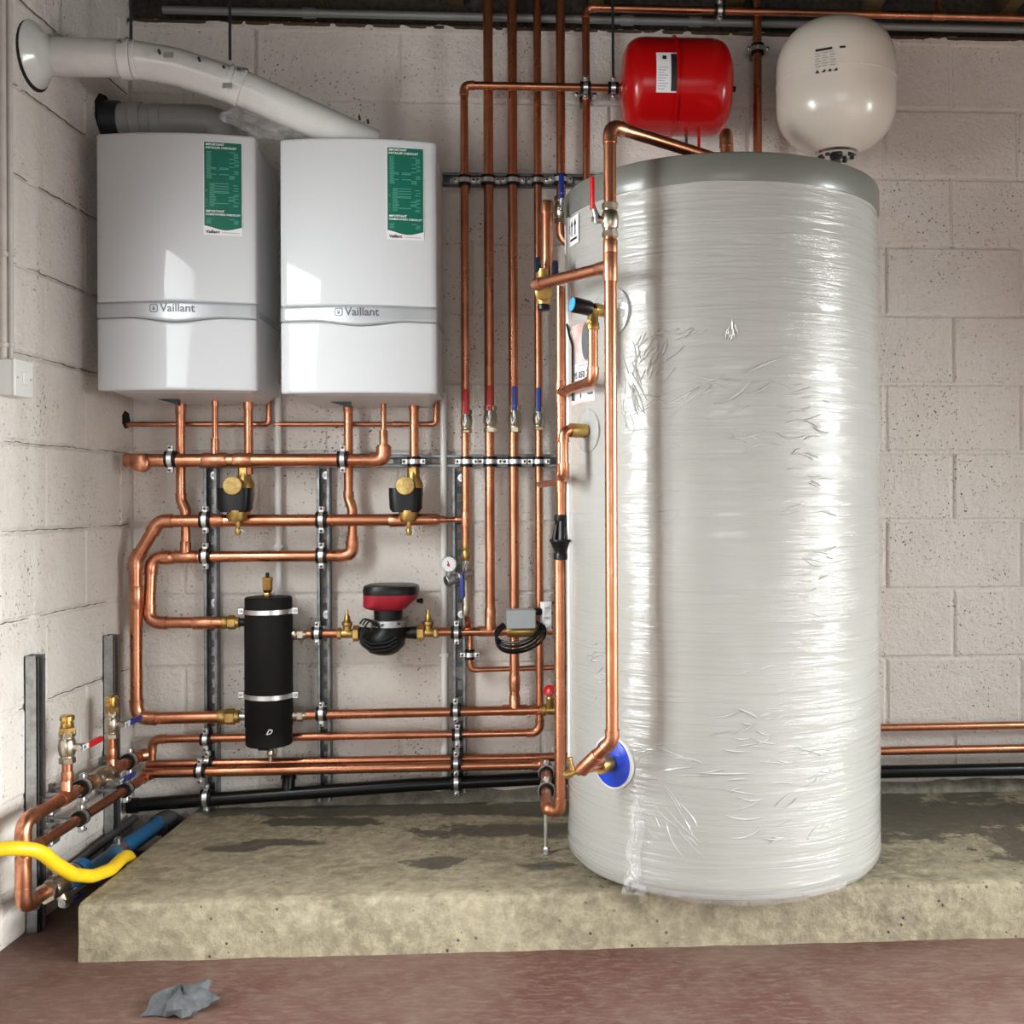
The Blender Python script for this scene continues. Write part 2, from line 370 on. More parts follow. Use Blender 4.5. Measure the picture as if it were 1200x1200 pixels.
# ------------------------------------------------------------------ pipework
def pipe(name, label, pts, r, m='copper', cat='pipe', fit='copper_fitting', el=2.6, tees=(), sleeves=(), group=None, caps=(), fr=1.14):
    """straight tubes, an elbow at each corner, tee and sleeve fittings; every piece its own part"""
    pts = [V(p) for p in pts]
    o = thing(name, label, cat, min(pts, key=lambda p: p.z), group)
    R = el*r; cut = [0.0]*len(pts)
    for i in range(1, len(pts)-1):
        u = (pts[i-1]-pts[i]).normalized(); w = (pts[i+1]-pts[i]).normalized()
        ang = math.acos(max(-1, min(1, u.dot(w))))
        t = min(R/math.tan(max(ang/2, 1e-3)), (pts[i-1]-pts[i]).length*0.49, (pts[i+1]-pts[i]).length*0.49); cut[i] = t
        path = [pts[i]+u*(t+0.9*r), pts[i]+u*t]
        for k in range(1, 7):
            q = k/7; path.append((pts[i]+u*t)*(1-q)**2 + pts[i]*2*q*(1-q) + (pts[i]+w*t)*q*q)
        path += [pts[i]+w*t, pts[i]+w*(t+0.9*r)]
        rr = [r*(fr+0.05)] + [r*fr]*(len(path)-2) + [r*(fr+0.05)]
        part('elbow', sweep(path, rr, 16), fit, o)
    for i in range(len(pts)-1):
        d = (pts[i+1]-pts[i]).normalized()
        a, b = pts[i]+d*cut[i], pts[i+1]-d*cut[i+1]
        if (b-a).length > 0.002: part('tube', sweep([a, b], r, 16), m, o)
    for p, ax, br, rb in tees:
        p = V(p); ax = V(ax).normalized(); br = V(br).normalized(); h = 2.6*max(rb, r*0.7)
        g = sweep([p-ax*h, p-ax*(h-0.004), p+ax*(h-0.004), p+ax*h], [r*1.10, r*1.16, r*1.16, r*1.10], 16)
        g.join(sweep([p, p+br*(r+1.9*rb), p+br*(r+1.9*rb+0.003)], [rb*1.16, rb*1.16, rb*1.06], 16)); part('tee', g, fit, o)
    for p, ax, ln, mm, rf in sleeves:
        p = V(p); ax = V(ax).normalized()
        part('coupling', sweep([p-ax*ln/2, p-ax*(ln/2-0.003), p+ax*(ln/2-0.003), p+ax*ln/2], [r*rf*0.95, r*rf, r*rf, r*rf*0.95], 16), mm, o)
    for p, ax in caps:
        p = V(p); ax = V(ax).normalized()
        part('end_cap', sweep([p-ax*2.2*r, p-ax*0.4*r, p, p+ax*0.15*r], [r*1.16, r*1.16, r*1.0, r*0.6], 16), fit, o)
    return o
def clamp_parts(r, back):
    def ring(a, b, h): return lathe([(a, -h), (b, -h), (b, h), (a, h), (a, -h)], 20, caps=False)
    def build():
        out = [('rubber_liner', ring(r*1.005, r+0.0065, 0.0160), 'rubber', []), ('band', ring(r+0.0063, r+0.0082, 0.0068), 'bright_zinc', [])]
        for s in (-1, 1):
            lug = box(0.017, 0.014, 0.017, (s*(r+0.0145), 0.002, 0), ch=0.002)
            scr = lathe([(0.0052, 0), (0.0052, 0.005), (0.003, 0.0065)], 10, frame((s*(r+0.0155), 0.009, 0), (0, 1, 0)))
            hole = lathe([(0.0028, 0), (0.0028, 0.0006)], 8, frame((s*(r+0.0155), 0.0154, 0), (0, 1, 0)))
            out.append(('lug', lug, 'bright_zinc', [('screw', scr, 'zinc'), ('screw_recess', hole, 'hole_dark')]))
        if back > r+0.008:
            st = lathe([(0.005, 0), (0.005, back-r-0.007)], 10, frame((0, -back+0.001, 0), (0, 1, 0)))
            st.join(box(0.026, 0.004, 0.022, (0, -back+0.0035, 0)))
            out.append(('stem', st, 'zinc', []))
        return out
    return build
def clamp(p, axis, r, where, front=None, back=0.06, group='rubber lined pipe clamps'):
    front = NN if front is None else front
    key = ('clamp', round(r, 4), round(back, 3))
    return inst(key, clamp_parts(r, back), 'pipe_clamp', where, 'clamp', frame(p, axis, front), group)
def hexnut(rad, h0, h1, m=None):
    return lathe([(rad*0.93, h0), (rad, h0+0.0015), (rad, h1-0.0015), (rad*0.93, h1)], 6, m)
def ball_valve_parts(r, bm, grip, lift=1.0, tip=None, turn=0.0):
    """axis z, lever hub on +y, lever up along +z"""
    def build():
        body = lathe([(r*1.2, -2.7*r), (r*1.35, -2.3*r), (r*1.32, -1.85*r), (r*1.58, -1.5*r), (r*1.64, -0.9*r), (r*1.72, -0.6*r), (r*1.72, 0.6*r), (r*1.64, 0.9*r), (r*1.58, 1.5*r), (r*1.32, 1.85*r), (r*1.35, 2.3*r), (r*1.2, 2.7*r)], 18)
        out = [('body', body, bm, [])]
        for s in (-1, 1):
            a, b = sorted((s*2.15*r, s*3.4*r)); out.append(('compression_nut', hexnut(r*1.66, a, b), bm, []))
        hub = lathe([(r*0.8, 0), (r*0.8, r*1.3), (r*0.55, r*1.45)], 12, frame((0, r*1.4, 0), (0, 1, 0)))
        out.append(('stem', hub, bm, []))
        y0 = r*2.75
        lev = sweep([(0, y0, -r*0.8), (0, y0+0.001, r*0.8), (0, y0+0.006, r*2.0), (0, y0+0.010, r*3.2)], [r*0.62, r*0.7, r*0.5, r*0.45], 10)
        a, b = r*1.9, r*1.9+0.075*lift
        gr = rings([sring(0, y0+0.010+0.0*k, z, hx, 0.0048, 14, 3.5) for k, (z, hx) in enumerate(((a, 0.0065), (a+0.004, 0.0085), (b-0.006, 0.0085), (b-0.001, 0.0065), (b, 0.004)))])
        nut = hexnut(r*0.5, 0, 0.006, frame((0, y0+r*0.5, 0), (0, 1, 0)))
        rt = Matrix.Rotation(turn, 4, 'Y'); lev = lev.moved(rt)
        subs = [('grip', gr.moved(rt), grip), ('lever_nut', nut, 'zinc')]
        if tip:
            subs.append(('lever_strap', box(0.014, 0.003, 0.034, (0, y0+0.010, a-0.012)).moved(rt), tip))
        out.append(('lever', lev, 'zinc', subs))
        return out
    return build
def ball_valve(p, axis, front, r, grip, label, bm='nickel', lift=1.0, group='lever ball valves', tip=None, turn=0.0):
    return inst(('bv', r, bm, grip, lift, tip, turn), ball_valve_parts(r, bm, grip, lift, tip, turn), 'ball_valve', label, 'valve', frame(p, axis, front), group)
# ================================================================== the setting
def slab(x0, x1, y0, y1, z0, z1): return box(x1-x0, y1-y0, z1-z0, ((x0+x1)/2, (y0+y1)/2, (z0+z1)/2))
ang = math.atan(WB)
FL, RT, FR, TP = ROOM['left'], ROOM['right'], ROOM['front'], ROOM['top']
struct('floor', slab(FL-0.3, RT+0.3, FR-0.3, 3.9, -0.1, 0.0), 'red_floor_paint')
# concrete plinth: slightly rough slab, its front running parallel to the back wall
def plinth():
    x0, x1 = -1.222, 2.6; y0 = lambda x: 2.546 + 0.0536*(x+1.222); top = 0.138
    nx = 60; g = G(); rs = []
    rnd = random.Random(3); wob = [rnd.uniform(-1, 1) for _ in range(nx+1)]; wob2 = [rnd.uniform(-1, 1) for _ in range(nx+1)]; wob3 = [rnd.uniform(-1, 1) for _ in range(nx+1)]
    for i in range(nx+1):
        x = x0+(x1-x0)*i/nx; yf = y0(x); yb = WA+WB*x-0.001
        a, b, c = wob[i]*0.003, wob2[i]*0.002, wob3[i]*0.004
        rs.append([V((x, yb, 0)), V((x, yf-0.004+c, 0)), V((x, yf+c*0.5, 0.05)), V((x, yf+a*0.5, top-0.016)), V((x, yf+0.004+a, top-0.005+b*0.5)), V((x, yf+0.014+a, top+b*0.4)), V((x, yf+0.05, top)), V((x, yb, top))])
    return rings(rs)
struct('trim_1', plinth(), 'plinth_concrete', smooth=True, label='low concrete plinth under the cylinder')

COURSE, Z0 = 0.225, 0.125
def block_geo(ln, h, j=0.0040, jz=0.0040):
    # origin at the middle of the lower edge; front faces -y; joints are the gaps left round it
    a, c, d = ln/2-j, 0.0065, 0.0085; z0, z1 = jz, h-jz
    g = G(); v = []
    for y, q in ((d, 0.0), (0.0045, 0.0), (0.0, c)):
        v += [(-a+q, y, z0+q), (a-q, y, z0+q), (a-q, y, z1-q), (-a+q, y, z1-q)]
    f = [(8, 9, 10, 11)]
    for r in (0, 4):
        for k in range(4): f.append((r+k, r+(k+1) % 4, r+4+(k+1) % 4, r+4+k))
    return g.add(v, f)
BM = {}
def block(parent, pos, ln, h, rz, rnd, j=0.0040):
    key = (round(ln, 3), round(h, 3), j)
    if key not in BM: BM[key] = mesh_of('block', block_geo(ln, h, j), 'painted_block', smooth=False)
    o = bpy.data.objects.new('block', BM[key]); C.objects.link(o); o.parent = parent
    o.location = pos; o.rotation_euler = (rnd.uniform(-0.006, 0.006), rnd.uniform(-0.003, 0.003), rz+rnd.uniform(-0.005, 0.005))
def courses():
    z = -0.1; out = []
    k = 0
    for k in range(0, 12):
        z0 = Z0+COURSE*(k-1) if k else 0.0; z1 = Z0+COURSE*k
        out.append((k, max(z0, 0.0), min(z1, 2.6)))
    return out
def wall_blocks(parent, joint_at, s0, s1, place, rz, seed, j=0.0040):
    rnd = random.Random(seed)
    for k, z0, z1 in courses():
        if z1-z0 < 0.02: continue
        start = joint_at + (0.225 if k % 2 else 0.0)
        n = math.floor((s0-start)/0.45); s = start+n*0.45
        while s < s1-0.01:
            a, b = max(s, s0), min(s+0.45, s1)
            if b-a > 0.02: block(parent, place((a+b)/2, z0, rnd), b-a, z1-z0, rz, rnd, j)
            s += 0.45
# back wall: recessed mortar slab and its painted blocks
def back_slab():
    g = G(); e = 0.0065
    for (z0, z1) in ((-0.1, 2.604),):
        xs = (FL-0.2, RT+0.2); v = []
        for x in xs:
            for dy in (e, 0.12):
                for z in (z0, z1): v.append((x, WA+WB*x+dy, z))
        g.add(v, [(0, 1, 5, 4), (2, 6, 7, 3), (0, 2, 3, 1), (4, 5, 7, 6), (1, 3, 7, 5), (0, 4, 6, 2)])
    return g
wall_back = struct('wall_back', back_slab(), 'painted_block')
wall_blocks(wall_back, 1.199-0.45*6-0.225, FL, RT, lambda s, z, r: V((s, WA+WB*s+r.uniform(-0.0012, 0.0008), z)), ang, 11)
# left wall, with the side door opening nearer the viewer
def left_slab():
    e = 0.0042; y0, y1, z0, z1 = SIDE; g = G(); x0, x1 = FL-0.14, FL-e
    for a, b, c, d in ((FR-0.14, y0, -0.1, TP), (y0, y1, z1, TP), (y0, y1, -0.1, z0), (y1, 3.5, -0.1, 2.85)):
        g.join(slab(x0, x1 if a == y1 else FL, a, b, c, d))
    return g
wall_left = struct('wall_left', left_slab(), 'painted_block')
wall_blocks(wall_left, 2.83-0.225, SIDE[1]+0.06, 3.352, lambda s, z, r: V((FL+r.uniform(-0.001, 0.0008), s, z)), HP, 5, 0.0012)
struct('wall_right', slab(RT, RT+0.12, FR-0.14, RGT[0], -0.1, TP).join(slab(RT, RT+0.12, RGT[0], RGT[1], RGT[2], TP)).join(slab(RT, RT+0.12, RGT[1], WIN[0], -0.1, TP)).join(slab(RT, RT+0.12, WIN[1], 3.8, -0.1, TP)).join(slab(RT, RT+0.12, WIN[0], WIN[1], -0.1, WIN[2])).join(slab(RT, RT+0.12, WIN[0], WIN[1], WIN[3], TP)), 'plain_wall')
struct('wall_front', slab(FL-0.14, GAR[0], FR-0.12, FR, -0.1, TP).join(slab(GAR[1], RT+0.12, FR-0.12, FR, -0.1, TP)).join(slab(GAR[0], GAR[1], FR-0.12, FR, GAR[2], TP)), 'plain_wall')
# the boarding above the block wall, the wall plate, the dark ceiling and its joists
def along(x0, x1, z0, z1, d0, d1):
    g = G(); v = []
    for x in (x0, x1):
        for d in (d0, d1):
            for z in (z0, z1): v.append(WP(x, z, d))
    return g.add(v, [(0, 1, 5, 4), (2, 6, 7, 3), (0, 2, 3, 1), (4, 5, 7, 6), (1, 3, 7, 5), (0, 4, 6, 2)])
struct('trim_2', along(FL-0.2, RT+0.2, 2.604, 2.95, -0.10, -0.03), 'dark_board', label='dark boarding above the blockwork')
struct('trim_3', along(FL, RT, 2.603, 2.613, -0.03, 0.006), 'dark_timber', label='thin timber wall plate')
ceiling = struct('ceiling', slab(FL-0.2, RT+0.2, FR-0.2, 3.8, TP, TP+0.08), 'dark_board')
x = FL+0.12
while x < RT:
    part('joist', slab(x-0.024, x+0.024, FR, WA+WB*x+0.03, TP-0.17, TP+0.005), 'timber', ceiling, smooth=False); x += 0.45
# dark cracks along the bed joints of the left wall
rnd = random.Random(41)
for k, z0, z1 in courses():
    if not 0.4 < z1 < 2.5: continue
    y = 2.28
    while y < 3.30:
        ln = rnd.uniform(0.12, 0.5); e_ = min(y+ln, 3.34); n = max(3, int((e_-y)/0.02)); rs = []
        for i in range(n+1):
            q = y+(e_-y)*i/n; w = (0.0004+rnd.uniform(0.0, 0.0012))*math.sin(math.pi*min(max(i/n, 0.04), 0.96))**0.4; zz = z1+rnd.uniform(-0.002, 0.002)
            rs.append([V((FL-0.003, q, zz-w)), V((FL+0.0006, q, zz-w)), V((FL+0.0006, q, zz+w)), V((FL-0.003, q, zz+w))])
        part('crack', rings(rs), 'crack_dirt', wall_left, smooth=False); y = e_+rnd.choice((0.02, 0.06, 0.15))
# ragged paint line of mortar along the top of the wall
def ragged():
    g = G(); rnd = random.Random(9); n = 150; rs = []
    for i in range(n+1):
        X = FL+(RT-FL)*i/n; h = 2.602+rnd.uniform(0.0, 0.016); t = rnd.uniform(0.002, 0.010)
        rs.append([WP(X, 2.585, -0.001), WP(X, 2.59, t), WP(X, h, t*0.8), WP(X, h+0.002, -0.03)])
    return rings(rs)
struct('trim_4', ragged(), 'painted_block', smooth=True, label='ragged mortar edge along the wall top')
# openings behind the viewer: side door, window, garage door frames
def frame_bars(name, bars):
    struct(name, sum_g(bars), 'door_frame')
def sum_g(gs):
    g = G()
    for q in gs: g.join(q)
    return g
y0, y1, z0, z1 = SIDE
frame_bars('door_1', [slab(FL-0.09, FL-0.03, y0, y0+0.07, z0, z1), slab(FL-0.09, FL-0.03, y1-0.07, y1, z0, z1), slab(FL-0.09, FL-0.03, (y0+y1)/2-0.05, (y0+y1)/2+0.05, z0, z1), slab(FL-0.09, FL-0.03, y0, y1, z1-0.07, z1), slab(FL-0.09, FL-0.03, y0, y1, z0, z0+0.2), slab(FL-0.09, FL-0.03, y0, y1, 0.95, 1.03)])
y0, y1, z0, z1 = WIN
frame_bars('window_1', [slab(RT+0.03, RT+0.09, y0, y0+0.06, z0, z1), slab(RT+0.03, RT+0.09, y1-0.06, y1, z0, z1), slab(RT+0.03, RT+0.09, (y0+y1)/2-0.03, (y0+y1)/2+0.03, z0, z1), slab(RT+0.03, RT+0.09, y0, y1, z1-0.06, z1), slab(RT+0.03, RT+0.09, y0, y1, z0, z0+0.06)])
x0, x1, h = GAR
frame_bars('door_3', [slab(RT-0.02, RT+0.06, RGT[0], RGT[0]+0.08, 0, RGT[2]), slab(RT-0.02, RT+0.06, RGT[1]-0.08, RGT[1], 0, RGT[2]), slab(RT-0.02, RT+0.06, RGT[0], RGT[1], RGT[2]-0.08, RGT[2])])
frame_bars('door_2', [slab(x0, x0+0.08, FR-0.05, FR+0.03, 0, h), slab(x1-0.08, x1, FR-0.05, FR+0.03, 0, h), slab(x0, x1, FR-0.05, FR+0.03, h-0.09, h)])
# steel conduit along the top of the wall
def tube_on_wall(pts, r, seg=12): return sweep(pts, r, seg)
cz = 2.630
t = thing('steel_conduit', 'long grey steel conduit running along the top of the block wall', 'conduit', WP(-0.9, cz, 0.03))
part('tube', sweep([WP(FL+0.12, cz, 0.035), WP(RT, cz, 0.035)], 0.0125, 12), 'conduit_grey', t)
for px in (362, 735, 815):
    q = W(px, 20, 0.035); part('coupling', sweep([WP(q.x-0.02, cz, 0.035), WP(q.x+0.02, cz, 0.035)], 0.0165, 12), 'conduit_grey', t)
# ================================================================== hot water cylinder
CXY = V((0.356, 2.896, 0)); CR = 0.4177; CB, CT = 0.158, 1.909
def cyl_hit(x, y, R=CR):
    r = ray(x, y); ox, oy = -CXY.x, -CXY.y
    a = r.x**2+r.y**2; b = 2*(r.x*ox+r.y*oy); c = ox*ox+oy*oy-R*R
    disc = b*b-4*a*c
    if disc < 0: t = -b/(2*a)
    else: t = (-b-math.sqrt(disc))/(2*a)
    return CAM+r*t
def cyl_n(p):
    n = V((p.x-CXY.x, p.y-CXY.y, 0)); return n.normalized()
def on_cyl(theta, z, off): return V((CXY.x+(CR+off)*math.cos(theta), CXY.y+(CR+off)*math.sin(theta), z))
def cyl_ang(p): return math.atan2(p.y-CXY.y, p.x-CXY.x)
cyl = thing('hot_water_cylinder', 'tall white hot water cylinder in clear film on the concrete plinth', 'cylinder', V((CXY.x, CXY.y, 0.138)))
mc = Matrix.Translation(CXY)
prof = [(CR-0.03, CB), (CR-0.010, CB+0.004), (CR-0.002, CB+0.016), (CR, CB+0.035)]
rnd = random.Random(4)
N = 96
def jacket():
    rs = []
    for i in range(64):
        f = i/63; z = CB+0.035+(1.842-CB-0.035)*f
        rs.append((CR, z))
    rs = prof+rs
    out = []
    for r, z in rs:
        out.append([V((CXY.x+(r+0.0012*math.sin(3*a+z*7)+0.0008*math.sin(11*a-z*16))*math.cos(a), CXY.y+(r+0.0012*math.sin(3*a+z*7)+0.0008*math.sin(11*a-z*16))*math.sin(a), z)) for a in (2*math.pi*k/N for k in range(N))])
    return rings(out)
part('jacket', jacket(), 'wrapped_jacket', cyl)
part('lid', lathe([(CR+0.001, 1.838), (CR+0.003, 1.842), (CR+0.003, 1.897), (CR, 1.905), (CR-0.008, 1.909), (0.02, 1.912)], N, mc), 'lid_grey', cyl)
part('base_ring', lathe([(CR-0.07, 0.1385), (CR-0.07, CB+0.003)], 64, mc), 'dark_steel', cyl)
# vertical seam strip of the jacket
a0 = cyl_ang(cyl_hit(668.5, 600))
def seam():
    rs = []
    for z, w in ((0.42, 0.002), (0.425, 0.008), (0.44, 0.010), (1.55, 0.010), (1.64, 0.010), (1.835, 0.010)):
        dt = w/CR
        rs.append([on_cyl(a0-dt, z, -0.003), on_cyl(a0-dt*0.9, z, 0.006), on_cyl(a0, z, 0.010), on_cyl(a0+dt*0.9, z, 0.006), on_cyl(a0+dt, z, -0.003)])
    return rings(rs)
part('seam_strip', seam(), 'white_plastic', cyl)
def disc_on(p, rad, th, off=0.0, seg=36, dome=0.0):
    n = cyl_n(p); return lathe([(rad, -0.02), (rad, off+th*0.7), (rad*0.95, off+th), (rad*0.25, off+th+dome)], seg, frame(p, n, ZZ))
P1 = cyl_hit(716, 366); P2 = cyl_hit(689, 505); P3 = cyl_hit(719, 893)
part('port_cover', disc_on(P1, 0.062, 0.004), 'clear_disc', cyl)
part('port_cover', disc_on(P2, 0.055, 0.004), 'clear_disc', cyl)
bf = part('drain_flange', disc_on(P3, 0.059, 0.005, 0.005, dome=0.001), 'flange_blue', cyl, label='bright blue round flange')
part('flange_collar', disc_on(P3, 0.065, 0.002, 0.003), 'white_plastic', bf)
# stretch film: crumpled tail, gathered patches, loose skirt at the port
def film_patch(cx, cy, w, h, amp, seed, nx=14, ny=18, lift=0.004):
    rnd = random.Random(seed); p0 = cyl_hit(cx, cy); th0, z0 = cyl_ang(p0), p0.z
    rs = []
    for j in range(ny+1):
        row = []
        for i in range(nx+1):
            u, v = i/nx-0.5, j/ny-0.5
            e = min(1.0, 4*(0.5-abs(u))*1.3, 4*(0.5-abs(v))*1.3); e = max(e, 0)
            ww = w*(0.75+0.25*math.cos(v*5+seed))
            row.append(on_cyl(th0+(u*ww+0.006*math.sin(v*9+seed))/CR, z0+v*h+0.006*math.sin(u*8), lift*e+0.0012+amp*e*rnd.random()))
        rs.append(row)
    return rings(rs, caps=False, closed=False)
def wrinkles(spots, seed):
    rnd = random.Random(seed); g = G()
    for px, py, sx, sy, deg, cnt, ln in spots:
        p = cyl_hit(px, py); th0, z0 = cyl_ang(p), p.z
        for _ in range(cnt):
            a = math.radians(deg+rnd.gauss(0, 14)); l = ln*rnd.uniform(0.4, 1.2); u0, v0 = rnd.uniform(-sx, sx), rnd.uniform(-sy, sy); bend = rnd.uniform(-0.15, 0.15)*l
            hgt = rnd.uniform(0.0001, 0.0006); wd = rnd.uniform(0.0014, 0.0030); rs = []
            for k in range(7):
                f = k/6-0.5; e = max(0.05, 1-(2*f)**2); b_ = bend*(1-4*f*f)
                cu, cv = u0+math.cos(a)*f*l-math.sin(a)*b_, v0+math.sin(a)*f*l+math.cos(a)*b_; du, dv = -math.sin(a)*wd*e, math.cos(a)*wd*e
                rs.append([on_cyl(th0+(cu-du)/CR, z0+cv-dv, -0.0002), on_cyl(th0+cu/CR, z0+cv, 0.0010+hgt*e), on_cyl(th0+(cu+du)/CR, z0+cv+dv, -0.0002)])
            g.join(rings(rs, caps=False, closed=False))
    return g
o = part('film_wrinkles', wrinkles([(738, 455, 0.030, 0.09, 105, 26, 0.07), (765, 420, 0.06, 0.045, 50, 22, 0.05), (790, 392, 0.06, 0.012, 15, 12, 0.035), (859, 388, 0.010, 0.018, 80, 9, 0.035),
    (800, 470, 0.10, 0.02, 18, 9, 0.16), (880, 440, 0.12, 0.05, 12, 10, 0.10), (900, 500, 0.10, 0.06, 8, 8, 0.09), (760, 560, 0.06, 0.12, 10, 22, 0.06), (735, 930, 0.05, 0.03, 30, 12, 0.05), (800, 900, 0.12, 0.03, 175, 10, 0.14), (790, 960, 0.10, 0.06, 140, 14, 0.12), (930, 930, 0.14, 0.12, 8, 40, 0.07), (900, 820, 0.12, 0.10, 4, 26, 0.06), (950, 600, 0.06, 0.30, 5, 40, 0.05), (700, 800, 0.04, 0.10, 15, 14, 0.05)], 5), 'film_ridge', cyl); o['kind'] = 'stuff'
part('film_tail', film_patch(747, 985, 0.034, 0.20, 0.020, 6, 10, 22, 0.008), 'clear_film', cyl)
part('film_tail', film_patch(745, 1035, 0.062, 0.055, 0.024, 8, 12, 10, 0.014), 'clear_film', cyl)
# loose crinkled edge of film hanging below the foot
def skirt():
    rnd = random.Random(12); rs = []
    for i in range(60):
        a = math.radians(232+i*1.3); k = math.sin(math.pi*i/59)
        rs.append([on_cyl(a, CB+0.02, 0.001), on_cyl(a, CB+0.004, -0.003+rnd.uniform(0, 0.002)), on_cyl(a, CB-0.006*k-rnd.uniform(0, 0.006)*k, -0.016+rnd.uniform(0, 0.006))])
    return rings(rs, caps=False, closed=False)
part('film_skirt', skirt(), 'clear_film', cyl)
# stickers on the jacket
def on_jacket(x0, y0, x1, y1):
    pa, pb = cyl_hit(x0, y0), cyl_hit(x1, y1); ta, tb = cyl_ang(pa), cyl_ang(pb); return ta, tb, pb.z, pa.z
def cyl_card(name, ta, tb, z0, z1, m, parent, off=0.0015, n=10, th=0.0006):
    rs = []
    for i in range(n+1):
        a = ta+(tb-ta)*i/n
        rs.append([on_cyl(a, z0, off-th), on_cyl(a, z0, off), on_cyl(a, z1, off), on_cyl(a, z1, off-th)])
    return part(name, rings(rs), m, parent)
def cyl_print(g, th0, z0, off):            # flat print wrapped on to the jacket; x -> round, y -> up
    q = G(); q.v = [on_cyl(th0+p.x/CR, z0+p.y, off) for p in g.v]; q.f = g.f; return q
zt, zb = cyl_hit(678, 250).z, cyl_hit(678, 284).z
t1 = cyl_ang(cyl_hit(678.5, 262)); t0 = t1-0.15/CR
lab = cyl_card('handling_label', t0, t1, zb, zt, 'paper', cyl)
def arrow(w, h):
    g = plate([(-w*0.22, 0), (w*0.22, 0), (w*0.22, h*0.62), (w*0.6, h*0.62), (0, h), (-w*0.6, h*0.62), (-w*0.22, h*0.62)], 0.0003); return g
for k in (0, 1):
    part('arrow_print', cyl_print(arrow(0.014, 0.042), t1-(0.022+0.024*k)/CR, zb+0.024, 0.0022), 'print_black', lab, smooth=False)
part('line_print', cyl_print(plate([(-0.024, 0), (0.024, 0), (0.024, 0.006), (-0.024, 0.006)], 0.0003), t1-0.034/CR, zb+0.012, 0.0022), 'print_black', lab, smooth=False)
part('mark_print', cyl_print(text_geo('<2', 0.03, 0.02), t1-0.075/CR, zb+0.045, 0.0022), 'print_black', lab, smooth=False)
t1 = cyl_ang(cyl_hit(698, 425)); t0 = t1-0.125/CR; zt, zb = cyl_hit(690, 376).z, cyl_hit(690, 470).z
card = cyl_card('product_label', t0-0.01/CR, t1+0.004/CR, zb-0.004, zt, 'card_brown', cyl, 0.0016)
cyl_card('label_face', t0, t1, zb, zb+0.100, 'paper', card, 0.0026)
cyl_card('label_photo', t0, t1, zb+0.100, zt-0.004, 'card_brown', card, 0.0024)
mid = (t0+t1)/2
oval = [(0.024*math.cos(a), 0.048*math.sin(a)) for a in (2*math.pi*k/20 for k in range(20))]
part('oval_print', cyl_print(plate(oval, 0.0003), t1-0.037/CR, zb+0.152, 0.0034), 'logo_grey', card, smooth=False)
part('number_print', cyl_print(text_geo('95 050 713', 0.023, 0.02), mid+0.006/CR, zb+0.069, 0.0034), 'print_black', card, smooth=False)
for k, wd in ((0.092, 0.05), (0.086, 0.07)):
    part('line_print', cyl_print(plate([(-wd/2, 0), (wd/2, 0), (wd/2, 0.0022), (-wd/2, 0.0022)], 0.0003), mid+0.008/CR, zb+k, 0.0034), 'print_grey', card, smooth=False)
part('mark_print', cyl_print(plate([(-0.003, 0), (0.003, 0), (0.003, 0.008), (0, 0.014), (-0.003, 0.008)], 0.0003), mid-0.005/CR, zb+0.010, 0.0034), 'print_black', card, smooth=False)
part('line_print', cyl_print(plate([(-0.012, 0), (0.012, 0), (0.012, 0.006), (-0.012, 0.006)], 0.0003), t1-0.02/CR, zb+0.016, 0.0034), 'print_grey', card, smooth=False)
# sensor cable hanging by the label
def hang(pts, off): return [cyl_hit(x, y, CR+off) for x, y in pts]
solo('sensor_cable', sweep(fillet(hang([(664.5, 380), (667, 392), (671, 405), (671.5, 470)], 0.008), 0.02), 0.0032, 8), 'rubber', 'short black sensor cable hanging beside the printed cylinder label', 'cable')

# ================================================================== boilers
BW, BH = 0.44, 0.72
def bfront(x): return 0.362+0.028*(1-(x/0.22)**2)
def smile(x):
    q = max(0.0, 1-(abs(x-0.005)/0.135)); q = q*q*(3-2*q); return 0.2035-0.013*q
def panel(x0, x1, zl, zh, yb, yo, c=0.004, nx=28):
    xs = [x0, x0+c]+[x0+c+(x1-x0-2*c)*i/nx for i in range(1, nx)]+[x1-c, x1]; rs = []
    for k, x in enumerate(xs):
        a, b = zl(x), zh(x); y = bfront(x)+(yo(x) if callable(yo) else yo)
        edge = k in (0, len(xs)-1); yf = y-c if edge else y; e = 0.0 if not edge else c
        rs.append([V((x, yb, a+e)), V((x, y-c, a+e)), V((x, yf, a+c+e)), V((x, yf, a+c+e+0.006)), V((x, yf, b-c-e-0.006)), V((x, yf, b-c-e)), V((x, y-c, b-e)), V((x, yb, b-e))])
    return rings(rs)
def text_on_front(g, x, z, off):
    q = G(); q.v = [V((x+p.x, bfront(x+p.x)+off, z+p.y)) for p in g.v]; q.f = g.f; return q
def flip(g): # mirror x so that print reads from the front (local x runs to the viewer's left)
    q = G(); q.v = [V((-p.x, p.y, p.z)) for p in g.v]; q.f = [tuple(reversed(f)) for f in g.f]; return q
def emblem(s):
    # framed badge: rounded frame round a small long-eared head
    g = G(); n = 28
    o = sring(0, 0, 0, s, s, n, 5); i = sring(0, 0, 0, s*0.78, s*0.78, n, 5)
    g.add([p for p in o]+[p for p in i], [(k, (k+1) % n, n+(k+1) % n, n+k) for k in range(n)])
    for cx, cy, a, b, rot in ((0, -0.22, 0.34, 0.30, 0), (-0.20, 0.25, 0.10, 0.34, 0.25), (0.16, 0.25, 0.10, 0.34, -0.2)):
        pts = [(a*s*math.cos(t), b*s*math.sin(t)) for t in (2*math.pi*k/14 for k in range(14))]
        g.add([(cx*s+px*math.cos(rot)-py*math.sin(rot), cy*s+px*math.sin(rot)+py*math.cos(rot), 0.0001) for px, py in pts], [tuple(range(14))])
    return g
def bar(x, z, w, h): return G().add([(x, z, 0), (x+w, z, 0), (x+w, z+h, 0), (x, z+h, 0)], [(0, 1, 2, 3)])
